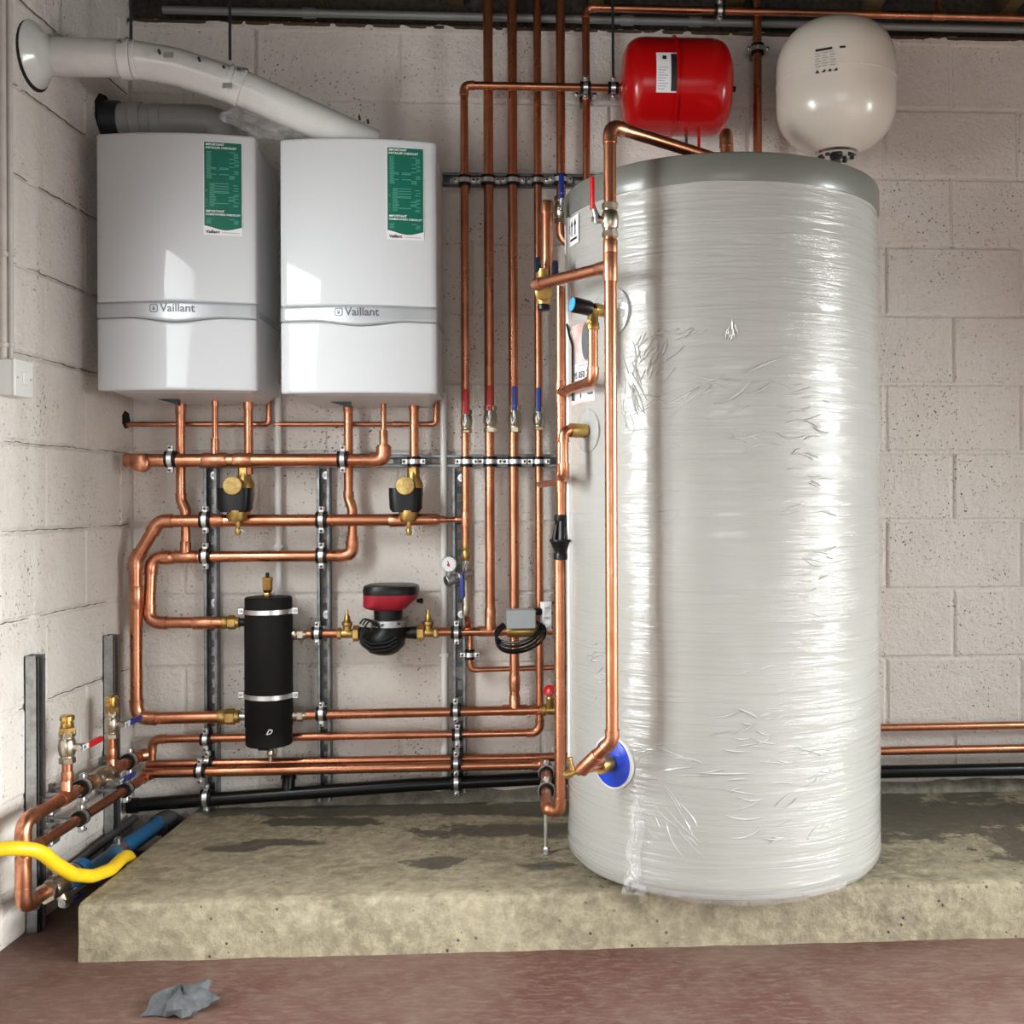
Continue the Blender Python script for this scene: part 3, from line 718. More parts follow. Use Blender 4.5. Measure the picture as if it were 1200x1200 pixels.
def strip_on_front(x0, x1, z0, z1, off, n=6, zlow=None):
    rs = []
    for i in range(n+1):
        x = x0+(x1-x0)*i/n; z = z0 if zlow is None else zlow(i/n)
        rs.append([V((x, bfront(x)+off-0.001, z)), V((x, bfront(x)+off, z)), V((x, bfront(x)+off, z1)), V((x, bfront(x)+off-0.001, z1))])
    return rings(rs)
def boiler(px, py, label):
    q = W(px, py, 0.375); q = q-NN*0.375; m = frame(q, ZZ, NN)          # local y out of the wall, local x to the viewer's left
    b = thing('wall_boiler', label, 'boiler', None, 'wall hung boilers', m)
    F_ = lambda n, g, mm, par, **k: part(n, flip(g), mm, par, **k)     # drawn in viewer's x, then mirrored into the local frame
    body = rings([[V((-0.205, 0.03, z)), V((0.205, 0.03, z)), V((0.213, 0.06, z)), V((0.213, 0.345, z)), V((-0.213, 0.345, z)), V((-0.213, 0.06, z))] for z in (0.012, 0.705)])
    F_('casing', body, 'casing', b, smooth=False)
    for s in (-1, 1): F_('side_trim', box(0.008, 0.012, 0.70, (s*0.2145, 0.332, 0.36)), 'casing', b, smooth=False)
    for s in (-1, 1):
        F_('side_wrap', box(0.0045, 0.30, 0.016, (s*0.2145, 0.19, 0.225)), 'band_silver', b, smooth=False)
    F_('base_tray', rings([[V((-0.200, 0.05, 0.012)), V((0.200, 0.05, 0.012)), V((0.205, 0.335, 0.012)), V((-0.205, 0.335, 0.012))], [V((-0.17, 0.05, -0.012)), V((0.17, 0.05, -0.012)), V((0.19, 0.30, 0.0)), V((-0.19, 0.30, 0.0))]]), 'casing', b, smooth=False)
    F_('upper_panel', panel(-0.22, 0.22, lambda x: 0.2465, lambda x: 0.72, 0.343, 0.0), 'enamel', b, sharp=0.9)
    F_('lower_panel', panel(-0.22, 0.22, lambda x: 0.0, lambda x: smile(x)-0.0015, 0.343, lambda x: -0.001), 'enamel', b, sharp=0.9)
    swell = lambda x: 0.001+0.009*max(0.0, 1-((x-0.005)/0.15)**2)
    band = F_('badge_band', panel(-0.2205, 0.2205, lambda x: smile(x), lambda x: 0.245, 0.343, swell, 0.003), 'band_silver', b, sharp=0.9)
    lift = lambda g, x, z: G().add([(x+p.x, bfront(x+p.x)+swell(x+p.x)+0.0008, z+p.y) for p in g.v], g.f)
    F_('badge_name', lift(text_geo('Vaillant', 0.032, 0.022), 0.013, 0.2265), 'logo_grey', band, smooth=False)
    F_('badge_emblem', lift(emblem(0.0115), -0.052, 0.2265), 'logo_grey', band, smooth=False)
    # green check list sticker
    sx0, sx1, sz0, sz1 = 0.082, 0.185, 0.435, 0.697; w = sx1-sx0
    stick = F_('checklist_sticker', strip_on_front(sx0, sx1, sz0, sz1, 0.0012), 'paper', b, smooth=False)
    F_('green_field', strip_on_front(sx0+0.002, sx1-0.002, sz0+0.018, sz1-0.002, 0.0018, 14, lambda f: sz0+0.020-0.006*math.sin((f-0.25)*math.pi*1.6)), 'sticker_green', stick, smooth=False)
    T = lambda n, s, size, x, z, mm, bold=0.015: F_(n, text_on_front(text_geo(s, size, bold, 'LEFT'), x, z, 0.0024), mm, stick, smooth=False)
    xl = sx0+0.006
    T('heading', 'IMPORTANT', 0.0088, xl, sz1-0.009, 'print_white', 0.025); T('heading', 'INSTALLER CHECKLIST', 0.0080, xl, sz1-0.018, 'print_white', 0.025)
    T('heading', 'IMPORTANT', 0.0088, xl, sz0+0.066, 'print_white', 0.025); T('heading', 'HOMEOWNERS CHECKLIST', 0.0074, xl, sz0+0.057, 'print_white', 0.025)
    T('maker_name', 'Vaillant', 0.0125, sx0+0.006, sz0+0.0085, 'print_black', 0.02)
    rnd = random.Random(21); z = sz1-0.030; lines = G()
    while z > sz0+0.030:
        off = z-sz0
        if not (0.046 < off < 0.080) and not (0.146 < off < 0.156):
            ind = 0.010 if 0.08 < off < 0.15 else 0.002; lw = rnd.choice((0.6, 0.75, 0.84, 0.84, 0.86))*w-ind
            if ind > 0.005 and rnd.random() < 0.3: lines.join(bar(xl, z, 0.004, 0.0022))
            lines.join(bar(xl+ind, z, lw, 0.0019))
        z -= 0.0037
    o = F_('small_print', text_on_front(lines, 0, 0, 0.0023), 'sticker_line', stick, smooth=False); o['kind'] = 'stuff'
    F_('address_line', text_on_front(bar(sx0+0.05, sz0+0.006, 0.045, 0.0016), 0, 0, 0.0024), 'print_grey', stick, smooth=False)
    # hanging flap under the casing and pipe tails
    F_('drain_flap', plate([(-0.15, 0), (-0.055, 0), (-0.055, -0.028)], 0.02, Matrix(((1, 0, 0, 0), (0, 0, 1, 0.16), (0, 1, 0, 0.004), (0, 0, 0, 1)))), 'dark_steel', b, smooth=False)
    return b
boiler(206, 457.5, 'white wall boiler in the corner next to the block wall and white flue')
boiler(420.5, 461, 'white wall boiler beside the upright copper pipes, second from the corner')

# ================================================================== flues
fl = [L(44, 66, -0.02), D(150, 69, 2.87), D(205, 78, 2.91), D(285, 104, 2.98), D(438, 172, 3.12)]
o = thing('flue_pipe', 'long white flue pipe bending down from the wall to the second boiler', 'flue', fl[0])
path = fillet(fl, 0.25, 5); part('tube', sweep(path, 0.0495, 28), 'flue_white', o)
def ring_at(p, d, r, w, m, par, name='bracket_ring'):
    d = V(d).normalized(); part(name, sweep([p-d*w/2, p-d*(w/2-0.002), p+d*(w/2-0.002), p+d*w/2], [r-0.002, r, r, r-0.002], 28), m, par)
q1 = D(148, 70, 2.868); d1 = fl[1]-fl[0]; ring_at(q1, d1, 0.0525, 0.03, 'flue_white', o); ring_at(q1+d1.normalized()*0.022, d1, 0.0515, 0.012, 'flue_white', o)
q2 = D(277, 101, 2.973); d2 = fl[4]-fl[3]; ring_at(q2, d2, 0.0525, 0.03, 'flue_white', o); ring_at(q2-d2.normalized()*0.024, d2, 0.0515, 0.012, 'flue_white', o)
def on_flue(p, d, up, th, r):
    x, y, z = basis(V(d), up); return p+(y*math.cos(th)+x*math.sin(th))*r, (y*math.cos(th)+x*math.sin(th))
for p, d in ((q1, d1), (q2, d2)):
    for th in (0.75, 1.05):
        pp, nn = on_flue(p+V(d).normalized()*(0.012 if th < 1 else -0.005), d, ZZ, -th, 0.0515); nn2 = nn
        if nn.y > 0: pp, nn = on_flue(p+V(d).normalized()*0.01, d, ZZ, th, 0.0515)
        part('bracket_screw', lathe([(0.006, 0), (0.006, 0.006), (0.003, 0.008)], 10, frame(pp, nn)), 'zinc', o)
for x, y, Y, d in ((186, 59, 2.888, d1), (233, 68, 2.93, d2), (262, 78, 2.96, d2), (421, 137, 3.095, d2), (431, 141, 3.10, d2)):
    pp = D(x, y, Y-0.045); part('vent_screw', lathe([(0.0035, -0.01), (0.0035, 0.002)], 8, frame(pp, V((0, -0.8, 0.6)))), 'dark_steel', o)
for x, y, Y in ((197, 64, 2.875), (266, 100, 2.945)):
    pp = D(x, y, Y-0.0495); part('approval_print', plate([(-0.013, -0.008), (0.013, -0.008), (0.013, 0.008), (-0.013, 0.008)], 0.003, frame(pp-V((0, -0.004, 0)), V((0, -1, 0.32)), ZZ)), 'print_grey', o, smooth=False)
pf = L(41, 64, 0.0)
solo('flue_rose', lathe([(0.084, -0.004), (0.085, 0.003), (0.082, 0.006), (0.056, 0.026), (0.0505, 0.030)], 36, frame(pf, XX, ZZ)), 'flue_white', 'round white flue collar flush on the block wall', 'flue collar')
gap = lathe([(0.088, -0.003), (0.088, 0.0012)], 28, frame(pf+V((0, -0.007, -0.008)), XX, ZZ))
part('cut_hole', gap, 'hole_dark', wall_left)
f2 = [W(118, 141, 0.17), W(262, 143, 0.17), W(262, 143, 0.17)-ZZ*0.13]
o = thing('flue_pipe', 'grey flue pipe low behind the corner boiler', 'flue', f2[2])
part('tube', sweep(fillet(f2, 0.07, 6), 0.050, 24), 'flue_grey', o)
for k in (0.11, 0.17): ring_at(f2[0]+UU*k, UU, 0.056 if k < 0.15 else 0.053, 0.03, 'flue_grey', o, 'joint_ring')
ring_at(f2[0]+UU*0.035, UU, 0.057, 0.05, 'dark_steel', o, 'rubber_ring')
part('cut_hole', lathe([(0.068, -0.002), (0.066, 0.002)], 9, frame(V((FL, f2[0].y+0.0, f2[0].z+0.012)), XX, ZZ)), 'hole_dark', wall_left)
# crumpled clear plastic between the boilers
def crumple(c, sx, sy, sz, seed, n=22, k=12):
    rnd = random.Random(seed); rs = []
    for i in range(k+1):
        f = i/k; row = []
        for j in range(n):
            a = 2*math.pi*j/n; w = math.sin(math.pi*min(max(f, 0.06), 0.94))*(0.75+0.45*rnd.random())
            row.append(V(c)+V(((f-0.5)*sx+rnd.uniform(-1, 1)*0.012, math.cos(a)*w*sy/2, math.sin(a)*w*sz/2+rnd.uniform(-1, 1)*0.006)))
        rs.append(row)
    return rings(rs)
solo('plastic_bag', crumple(D(322, 138, 3.10), 0.30, 0.14, 0.13, 17), 'clear_film', 'crumpled clear plastic stuffed above the gap between the boilers', 'plastic', smooth=False)
for x, y1, Y, nm in ((153.5, 43, 2.87, 'thin threaded rod hanging the flue near the corner'), (269.5, 66, 2.97, 'thin threaded rod hanging the flue above the corner boiler')):
    p = D(x, y1, Y); solo('threaded_rod', sweep([p-ZZ*0.01, V((p.x, p.y, TP))], 0.0042, 10), 'dark_steel', nm, 'rod', 'threaded hanger rods')
# ================================================================== strut channels
def channel_parts(length, dpt=0.026, mz='strut_zinc'):
    """open strut: local z along it, y out of the wall, 41 mm wide"""
    def build():
        w, dp, t = 0.041, dpt, 0.0025
        back = box(0.0135, t, length, (-0.01375, t/2, length/2)).join(box(0.0135, t, length, (0.01375, t/2, length/2)))
        z = 0.0
        while z < length-0.001:
            e = min(z+0.022, length); back.join(box(0.0145, t, e-z, (0, t/2, (z+e)/2))); z += 0.050
        out = [('back_plate', back, 'strut_back_shade', [])]
        for s in (-1, 1):
            g = box(t, dp, length, (s*(w/2-t/2), dp/2, length/2)).join(box(0.0085, t, length, (s*(w/2-0.00425), dp-t/2, length/2))).join(box(t, 0.007, length, (s*(w/2-0.0075), dp-0.0045, length/2)))
            out.append(('side_flange', g, mz, []))
        return out
    return build
def channel(p0, p1, front, label, dpt=0.026, mz='strut_zinc'):
    p0, p1 = V(p0), V(p1); ln = (p1-p0).length
    return inst(('ch', round(ln, 3), dpt, mz), channel_parts(ln, dpt, mz), 'strut_channel', label, 'channel', frame(p0, p1-p0, front), 'galvanised strut channels')
def vchan(x, y0, y1, label):
    a, b = W(x, y1, 0.0), W(x, y0, 0.0); a = V((b.x, b.y, max(a.z, 0.139)))
    return channel(a, b, NN, label, 0.037)
vchan(250, 549, 946, 'upright slotted strut channel beside the black separator, nearest the corner')
vchan(381, 549, 936, 'upright slotted strut channel between the black separator and the red pump')
vchan(538, 549, 926, 'upright slotted strut channel behind the pressure gauge')
def hchan(x0, x1, y, label):
    a, b = W(x0, y, 0.0), W(x1, y, 0.0); b.z = a.z
    return channel(a, b, NN, label)
hchan(236, 664, 541, 'long level strut channel under the boilers with four ball valves above it')
hchan(519, 712, 212, 'short level strut channel high on the wall behind the upright pipes')
def wall_bolt(x, y): # bolt with washer fixing a channel
    p = W(x, y, 0.0026); return p
for i, (x, y, s) in enumerate(((251, 557, 'top of the channel nearest the corner'), (252, 706, 'channel nearest the corner behind the separator clip'), (382, 557, 'top of the channel between separator and pump'), (383, 720, 'channel just above the pump inlet pipe'), (541, 560, 'top of the channel behind the pressure gauge'), (541, 720, 'channel below the pressure gauge'))):
    p = W(x, y, 0.003); t = thing('fixing_bolt', 'zinc bolt and washer in the '+s, 'bolt', p, 'channel fixing bolts')
    part('washer', lathe([(0.0125, 0), (0.0125, 0.002)], 16, frame(p, NN)), 'bright_zinc', t); part('bolt_head', hexnut(0.007, 0.002, 0.008, frame(p, NN)), 'zinc', t)

# ================================================================== boiler tails and headers
H540, H610, H650, DROP = 0.135, 0.115, 0.078, 0.072
R35, R28, R22, R15 = 0.0186, 0.0152, 0.0126, 0.0084
def up(*a): return [W(*q) for q in a]
def level(pts, k=0):
    z = pts[k].z
    return [V((p.x, p.y, z)) for p in pts]
# gas header
g0 = level(up((449.5, 539, H540), (166, 539, H540)))
o = pipe('gas_header_pipe', 'thick copper header running level just under both boilers', [g0[0]+ZZ*0.046, g0[0], g0[1]-UU*0.012], R35*1.08, el=1.9,
         tees=[(V((W(252, 539, H540).x, W(252, 539, H540).y, g0[0].z)), UU, ZZ, R15*1.3)],
         sleeves=[(g0[1]+UU*0.30, UU, 0.055, 'copper_fitting', 1.1)])
part('end_elbow', sweep(fillet([g0[1]+UU*0.02, g0[1]-UU*0.012, g0[1]-UU*0.014-NN*0.001+V((-0.035, 0.0, 0))], 0.02), R35*1.15, 16).join(lathe([(0.004, 0.032), (0.022, 0.031), (0.027, 0.027), (0.0275, 0.018), (0.0275, -0.012)], 24, frame(g0[1]+UU*0.002+NN*0.004-ZZ*0.008, NN))), 'copper_fitting', o)
def drop(px, y0, y1, d, r, label, jog=None, **kw):
    a = W(px, y0, d); pts = [a]
    if jog:
        jx, jy, jd = jog; pts.append(V((a.x, a.y, W(px, jy-12, d).z))); e = W(jx, jy, jd); pts.append(e); pts.append(V((e.x, e.y, W(jx, y1, jd).z)))
    else: pts.append(V((a.x, a.y, W(px, y1, d).z)))
    return pipe('boiler_pipe', label, pts, r, group='copper pipes dropping from the boilers', **kw)
cp = lambda px, py, d, ln=0.05, f=1.14: (W(px, py, d), ZZ, ln, 'copper_fitting', f)
drop(211.5, 455, 648, DROP, R28*0.93, 'copper drop pipe nearest the corner under the first boiler, kinked near its foot', jog=(217.5, 598, DROP), el=3, sleeves=[cp(211.6, 474, DROP, 0.06)], tees=[])
drop(252, 455, 527, H540, R15, 'thin copper drop pipe from the first boiler into the thick header', sleeves=[cp(252, 521, H540, 0.035, 1.5), cp(252, 470, H540, 0.03, 1.2)])
drop(291, 455, 556, 0.105, R28*0.9, 'copper drop pipe from the first boiler to the brass and black strainer', sleeves=[cp(291, 470, 0.105, 0.05)])
drop(408, 455, 630, DROP, R28*0.93, 'copper drop pipe under the second boiler, kinked and ending in the lower loop elbow', jog=(413, 596, 0.075), el=3, sleeves=[cp(408, 473, DROP, 0.05)])
drop(449.5, 455, 522, H540, R15, 'thin copper drop pipe from the second boiler into the header end', sleeves=[cp(449.5, 513, H540, 0.045, 1.55)])
drop(485, 455, 556, 0.085, R28*0.93, 'copper drop pipe from the second boiler to its clamped brass strainer', sleeves=[cp(485, 471, 0.085, 0.05)])
for a, b, x, lab in ((152, 315, 314, 'thin level copper pipe entering the corner wall under the first boiler'), (322, 511, 510, 'thin level copper pipe under the second boiler ending in a short riser')):
    p = level(up((a-(5 if a < 200 else 0), 497, 0.028), (b, 497, 0.028))); q = p[1]+ZZ*0.105
    pipe('relief_pipe', lab, [p[0], p[1], q], R15*0.95, sleeves=[(p[1]-UU*0.12, UU, 0.03, 'copper_fitting', 1.2)], el=1.8)
part('cut_hole', lathe([(0.030, -0.002), (0.028, 0.0015)], 7, frame(V((FL, W(152, 497, 0.03).y, W(152, 492, 0.03).z)), XX, ZZ)), 'hole_dark', wall_left)
# return header with the big corner riser
zr = W(300, 610, H610).z
rp = [W(512, 610, H610), W(186, 610, H610), W(160, 656, H610), W(160, 840, H610), W(262, 840, 0.11)]
for k in (0, 1): rp[k].z = zr
rp[3].z = rp[4].z; rp[2].x = rp[3].x; rp[2].y = rp[3].y
o = pipe('return_header_pipe', 'thick copper pipe looping from the upper header down the corner to the black separator foot', rp, R35, el=2.2,
     sleeves=[(W(253, 610, H610), UU, 0.05, 'copper_fitting', 1.1), (W(160, 700, H610), ZZ, 0.07, 'copper_fitting', 1.08), (W(466, 610, H610), UU, 0.05, 'copper_fitting', 1.1)])
e0 = V((rp[0].x, rp[0].y, zr)); e1 = W(546, 610, 0.10); e1.z = zr
pipe('reduced_pipe', 'thin copper stub joining the upper header to the upright with the gauge', [e0-UU*0.03, e1], R15, sleeves=[(e0-UU*0.018, UU, 0.05, 'copper_fitting', 1.9), (e0+UU*0.012, UU, 0.03, 'copper_fitting', 1.35)])
# flow loop
zf = W(300, 652, H650).z; zb2 = W(220, 729.5, 0.10).z
fp = [W(413, 628, 0.076), W(413, 651, 0.078), W(177.5, 654, H650), W(177.5, 728, 0.098), W(262, 730, 0.11)]
fp[1].z = fp[2].z = zf; fp[3].z = fp[4].z = zb2; fp[0].x, fp[0].y = fp[1].x, fp[1].y; fp[3].x = fp[2].x
pipe('flow_loop_pipe', 'copper pipe loop from the second boiler back to the black separator top', fp, R28*1.16, el=2.2,
     tees=[(V((W(217.5, 652, H650).x, W(217.5, 652, H650).y, zf)), UU, ZZ, R28*0.93)],
     sleeves=[(W(240, 730, 0.106), UU, 0.07, 'copper_fitting', 1.14), (W(196, 654, H650), UU, 0.04, 'copper_fitting', 1.12)])
# ================================================================== black separator with its fittings
SP = W(315, 782, 0.11); sz_t, sz_b = W(315, 697, 0.04).z, W(315, 866, 0.04).z; SR = 0.0715
sep = thing('hydraulic_separator', 'black foam jacketed hydraulic separator with two steel straps', 'separator', V((SP.x, SP.y, sz_b)))
ms = Matrix.Translation(V((SP.x, SP.y, 0)))
part('jacket', lathe([(SR*0.93, sz_b), (SR*0.97, sz_b+0.003), (SR*0.97, sz_b+0.055), (SR, sz_b+0.058), (SR, sz_t-0.060)], 40, ms), 'foam_black', sep)
part('lid', lathe([(SR*0.985, sz_t-0.060), (SR*0.985, sz_t-0.004), (SR*0.94, sz_t), (0.02, sz_t+0.001)], 40, ms), 'foam_black', sep)
for y, tl in ((713, 0.0), (809, 0.05)):
    c = W(315, y, 0.04); c = V((SP.x, SP.y, c.z))
    mm = frame(c, V((tl*0.35, 0.0, 1)), NN)
    st = part('strap', lathe([(SR+0.0005, -0.007), (SR+0.003, -0.007), (SR+0.003, 0.007), (SR+0.0005, 0.007), (SR+0.0005, -0.007)], 40, mm, caps=False), 'bright_zinc', sep)
    for s in (-1, 1):
        part('strap_lug', box(0.020, 0.012, 0.022, (s*(SR+0.010), 0.004, 0), mm, 0.002), 'bright_zinc', st)
        part('strap_screw', lathe([(0.005, 0), (0.005, 0.006)], 10, mm @ frame((s*(SR+0.011), 0.010, 0), (0, 1, 0))), 'zinc', st)
part('badge_print', text_geo('D', 0.022, 0.02, shear=0.5).moved(frame(V((SP.x, SP.y, 0))+NN*(SR+0.0006)+UU*0.0155-ZZ*0+V((0, 0, W(315, 847, 0.04).z)), NN*1.0+UU*0.22, ZZ)), 'print_white', sep, smooth=False)
vz = sz_t
vent = thing('air_vent', 'brass automatic air vent on top of the black separator', 'air vent', V((SP.x-0.003, SP.y, vz)))
mv = Matrix.Translation(V((SP.x-0.003, SP.y, vz)))
part('thread', hexnut(0.012, 0, 0.012, mv), 'brass', vent)
part('bottle', lathe([(0.008, 0.012), (0.014, 0.018), (0.0155, 0.022), (0.0155, 0.05), (0.017, 0.053), (0.017, 0.058), (0.010, 0.062)], 8, mv), 'bright_brass', vent)
part('cap', lathe([(0.006, 0.062), (0.006, 0.072), (0.004, 0.074)], 10, mv), 'black_plastic', vent)
dv = thing('drain_cock', 'small drain cock with black lever under the black separator', 'drain cock', V((SP.x+0.004, SP.y, sz_b-0.055)))
md = Matrix.Translation(V((SP.x+0.004, SP.y, sz_b)))
part('body', lathe([(0.010, 0), (0.010, -0.012), (0.008, -0.016), (0.011, -0.022), (0.011, -0.032), (0.006, -0.036), (0.006, -0.055)], 14, md), 'nickel', dv)
part('lever', box(0.034, 0.008, 0.008, (-0.016, -0.016, -0.012), md, 0.002), 'black_plastic', dv)
def union(p, axis, r, label, m='brass', ln=0.055):
    axis = V(axis).normalized(); t = thing('pipe_union', label, 'union', p, 'brass pipe unions'); f = frame(p, axis, NN)
    part('body', lathe([(r*1.25, -ln/2), (r*1.3, -ln/2+0.004), (r*1.3, ln/2-0.004), (r*1.2, ln/2)], 16, f), m, t)
    part('nut', hexnut(r*1.62, -ln*0.12, ln*0.30, f), m, t); part('collar', lathe([(r*1.45, -ln*0.42), (r*1.5, -ln*0.36), (r*1.5, -ln*0.20), (r*1.4, -ln*0.14)], 16, f), m, t)
    return t
u1 = W(270, 730, 0.11); u1.z = zb2; union(u1, UU, 0.0135, 'brass union at the upper corner side of the black separator', 'brass')
part_p = pipe('separator_tail', 'short dark tail between brass union and upper black separator side', [u1+UU*0.02, V((SP.x, SP.y, zb2))-UU*(SR-0.004)], 0.0125, 'cast_iron', cat='pipe tail')
u2 = W(268, 840, 0.11); u2.z = rp[4].z; union(u2, UU, 0.0155, 'large brass union at the lower corner side of the black separator', 'brass', 0.065)
pipe('separator_tail', 'short steel tail between brass union and lower black separator side', [u2+UU*0.03, V((SP.x, SP.y, u2.z))-UU*(SR-0.004)], 0.0125, 'zinc', cat='pipe tail')
# pump side
PD = 0.105; zp = W(450, 740, PD).z
def WZ(px, z, d): q = W(px, 740, d); return V((q.x, q.y, z))
u3 = WZ(351, W(351, 743, PD).z, PD); union(u3, UU, 0.0125, 'brass union between the black separator and the pump pipe', 'nickel', 0.045)
zp0 = u3.z
pipe('separator_tail', 'short tail on the upper pump side of the black separator', [WZ(338, zp0, PD), WZ(347, zp0, PD)], 0.012, 'zinc', cat='pipe tail')
pipe('pump_inlet_pipe', 'short level copper pipe between the black separator and the pump', [WZ(356, zp0, PD), WZ(398, zp0, PD)], R22*1.06, fit='copper_fitting')
def gate_valve(px, label):
    c = WZ(px, zp0, PD); f = frame(c, UU, NN); t = thing('pump_valve', label, 'valve', c, 'brass pump valves')
    part('body', lathe([(0.013, -0.026), (0.0135, -0.020), (0.0125, -0.018), (0.0145, -0.01), (0.0145, 0.010), (0.0125, 0.018), (0.0135, 0.02), (0.013, 0.026)], 16, f), 'brass', t)
    for s in (-1, 1):
        a, b = sorted((s*0.018, s*0.030)); part('nut', hexnut(0.0185, a, b, f), 'brass', t)
    part('bonnet', lathe([(0.0125, 0), (0.013, 0.014), (0.0165, 0.018), (0.0165, 0.026), (0.010, 0.032), (0.008, 0.044), (0.004, 0.052), (0.0035, 0.062), (0.0015, 0.066)], 12, frame(c+ZZ*0.008, ZZ, NN)), 'brass', t)
gate_valve(407, 'brass valve with pointed spindle beside the red pump, facing the separator')
gate_valve(502, 'brass valve with pointed spindle on the gauge side of the red pump')
# red-headed circulator
pc = WZ(455, zp0, PD); pump = thing('circulator_pump', 'circulator pump with red and black head on black cast body', 'pump', pc-ZZ*0.07)
fp_ = frame(pc, ZZ, NN)
def PX(v): return v/383.0           # photo pixels at this depth to metres
def PR(rows, e=2.6, n=28, oy=0.0): return rings([sring(-PX(cx), oy+o, PX(z), PX(hx), PX(hy), n, e) for cx, o, z, hx, hy in rows]).moved(fp_)
vol = PR([(-4, 0.0, -25, 10, 12), (-5, 0.0, -22, 17, 20), (-5, 0.0, -14, 24, 26), (-4, 0.0, -4, 25, 27), (0, 0, 4, 22, 25), (1, 0, 9, 20, 22)], 2.0)
o = part('volute', vol, 'cast_iron', pump)
f = frame(pc, UU, NN)
part('flange_neck', lathe([(0.017, -PX(36)), (0.021, -PX(34)), (0.019, -PX(27)), (0.017, -PX(20))], 18, f), 'cast_iron', pump)
part('flange_neck', lathe([(0.017, PX(20)), (0.019, PX(27)), (0.021, PX(36)), (0.017, PX(38))], 18, f), 'cast_iron', pump)
for a, b in ((-PX(41), -PX(34)), (PX(34), PX(42))): part('flange_nut', hexnut(0.025, a, b, f), 'brass', pump)
part('clamp_collar', PR([(2, 0, 8, 19, 21), (2, 0, 8.5, 22, 23), (2, 0, 16, 22, 23), (2, 0, 17, 20, 21)], 2.2), 'zinc', pump)
part('neck', PR([(0, 0, 16, 16.5, 18), (0, 0, 30, 17, 18)], 2.2), 'black_plastic', pump)
part('red_housing', PR([(0, 0.0, 28, 18, 19), (-2, 0.002, 30, 24, 22), (-2, 0.003, 33, 26.5, 26), (3, 0.004, 41, 31, 29), (4, 0.004, 47, 32, 30)], 3.2), 'pump_red', pump)
part('black_lid', PR([(4, 0.004, 46.8, 32, 30.5), (4, 0.004, 52, 32.5, 31), (4, 0.004, 56.5, 31, 29.5), (4, 0.004, 58, 26, 25)], 3.2), 'black_plastic', pump)
part('cable_gland', lathe([(0.006, 0), (0.006, 0.008), (0.0085, 0.010), (0.0085, 0.017), (0.004, 0.020)], 12, frame(pc+UU*PX(34)+ZZ*PX(38)+NN*0.01, UU, NN)), 'black_plastic', pump)
cable = fillet([pc-UU*PX(22)+NN*0.072+ZZ*PX(12), pc-UU*PX(30)+NN*0.078+ZZ*PX(2), pc-UU*PX(16)+NN*0.082-ZZ*PX(9), pc+UU*PX(4)+NN*0.082-ZZ*PX(7), pc+UU*PX(14)+NN*0.075-ZZ*PX(1)], 0.03)
part('wound_cable', sweep(cable, 0.004, 8).join(sweep([q-ZZ*0.011+NN*0.003 for q in cable], 0.004, 8)).join(sweep([q-ZZ*0.022-NN*0.004 for q in cable], 0.004, 8)), 'black_plastic', pump)
for k in range(3):
    a = pc-UU*PX(25-k*3)+NN*(0.060)+ZZ*PX(14-k*1.5); part('cable_loop', sweep(fillet([a-UU*0.012, a+ZZ*0.016+NN*0.004, a+UU*0.022+ZZ*0.010, a+UU*0.03-ZZ*0.006], 0.01), 0.0028, 7), 'black_plastic', pump)
part('pump_screw', lathe([(0.004, 0), (0.004, 0.003)], 8, frame(pc+ZZ*PX(12)+NN*0.0605-UU*PX(4), NN)).join(lathe([(0.004, 0), (0.004, 0.003)], 8, frame(pc+ZZ*PX(13)+NN*0.054+UU*PX(15), NN+UU*0.4))), 'dark_steel', pump)
# ================================================================== uprights from the ceiling
def upright(px0, y0, px1, y1, d, r, name, label, **kw):
    a = W(px0, y0, d); b = W(px1, y1, d); x, y = (a.x+b.x)/2, (a.y+b.y)/2
    return pipe(name, label, [V((x, y, b.z)), V((x, y, a.z))], r, **kw)
DV = 0.088
def upr(px0, px1, y1, d, r, label, tees=(), sl=()):
    b = W(px1, y1, d); a = W((px0+px1)/2, 300, d)
    p0 = V((a.x, a.y, b.z)); p1 = V((a.x, a.y, 2.84))
    return pipe('upright_pipe', label, [p0, p1], r, m='copper', group='upright pipes from the ceiling', tees=[(V((a.x, a.y, W(px1, ty, d).z)), ZZ, br, rb) for ty, br, rb in tees], sleeves=[(V((a.x, a.y, W(px1, sy, d).z)), ZZ, ln, 'copper_fitting', rf) for sy, ln, rf in sl])
upr(571.5, 574, 740, DV, R28, 'copper upright with the second red lever valve, ending at the pump pipe', sl=((722, 0.05, 1.14),))
upr(601.5, 600.5, 828, 0.075, R28, 'copper upright with the first blue lever valve, passing behind the grey actuator', sl=((800, 0.05, 1.14),))
p6 = W(630.5, 300, 0.056); zz6 = W(631, 858.5, 0.056).z
q6 = W(178, 868, 0.056); q6 = V((q6.x, q6.y, zz6))
q7 = q6-ZZ*0.075
pipe('upright_pipe', 'thinner copper upright with the last blue lever, turning level low on the wall', [V((p6.x, p6.y, 2.84)), V((p6.x, p6.y, zz6)), q6, q7], R22, el=2.4, group='upright pipes from the ceiling')
p5 = W(657, 120, 0.07); zv5 = W(657, 285, 0.07).z
pipe('upright_pipe', 'copper upright with a blue lever disappearing behind the cylinder', [V((p5.x, p5.y, 2.84)), V((p5.x, p5.y, zv5)), V((p5.x, p5.y, zv5))+UU*0.25], R28*0.95, el=3, group='upright pipes from the ceiling')
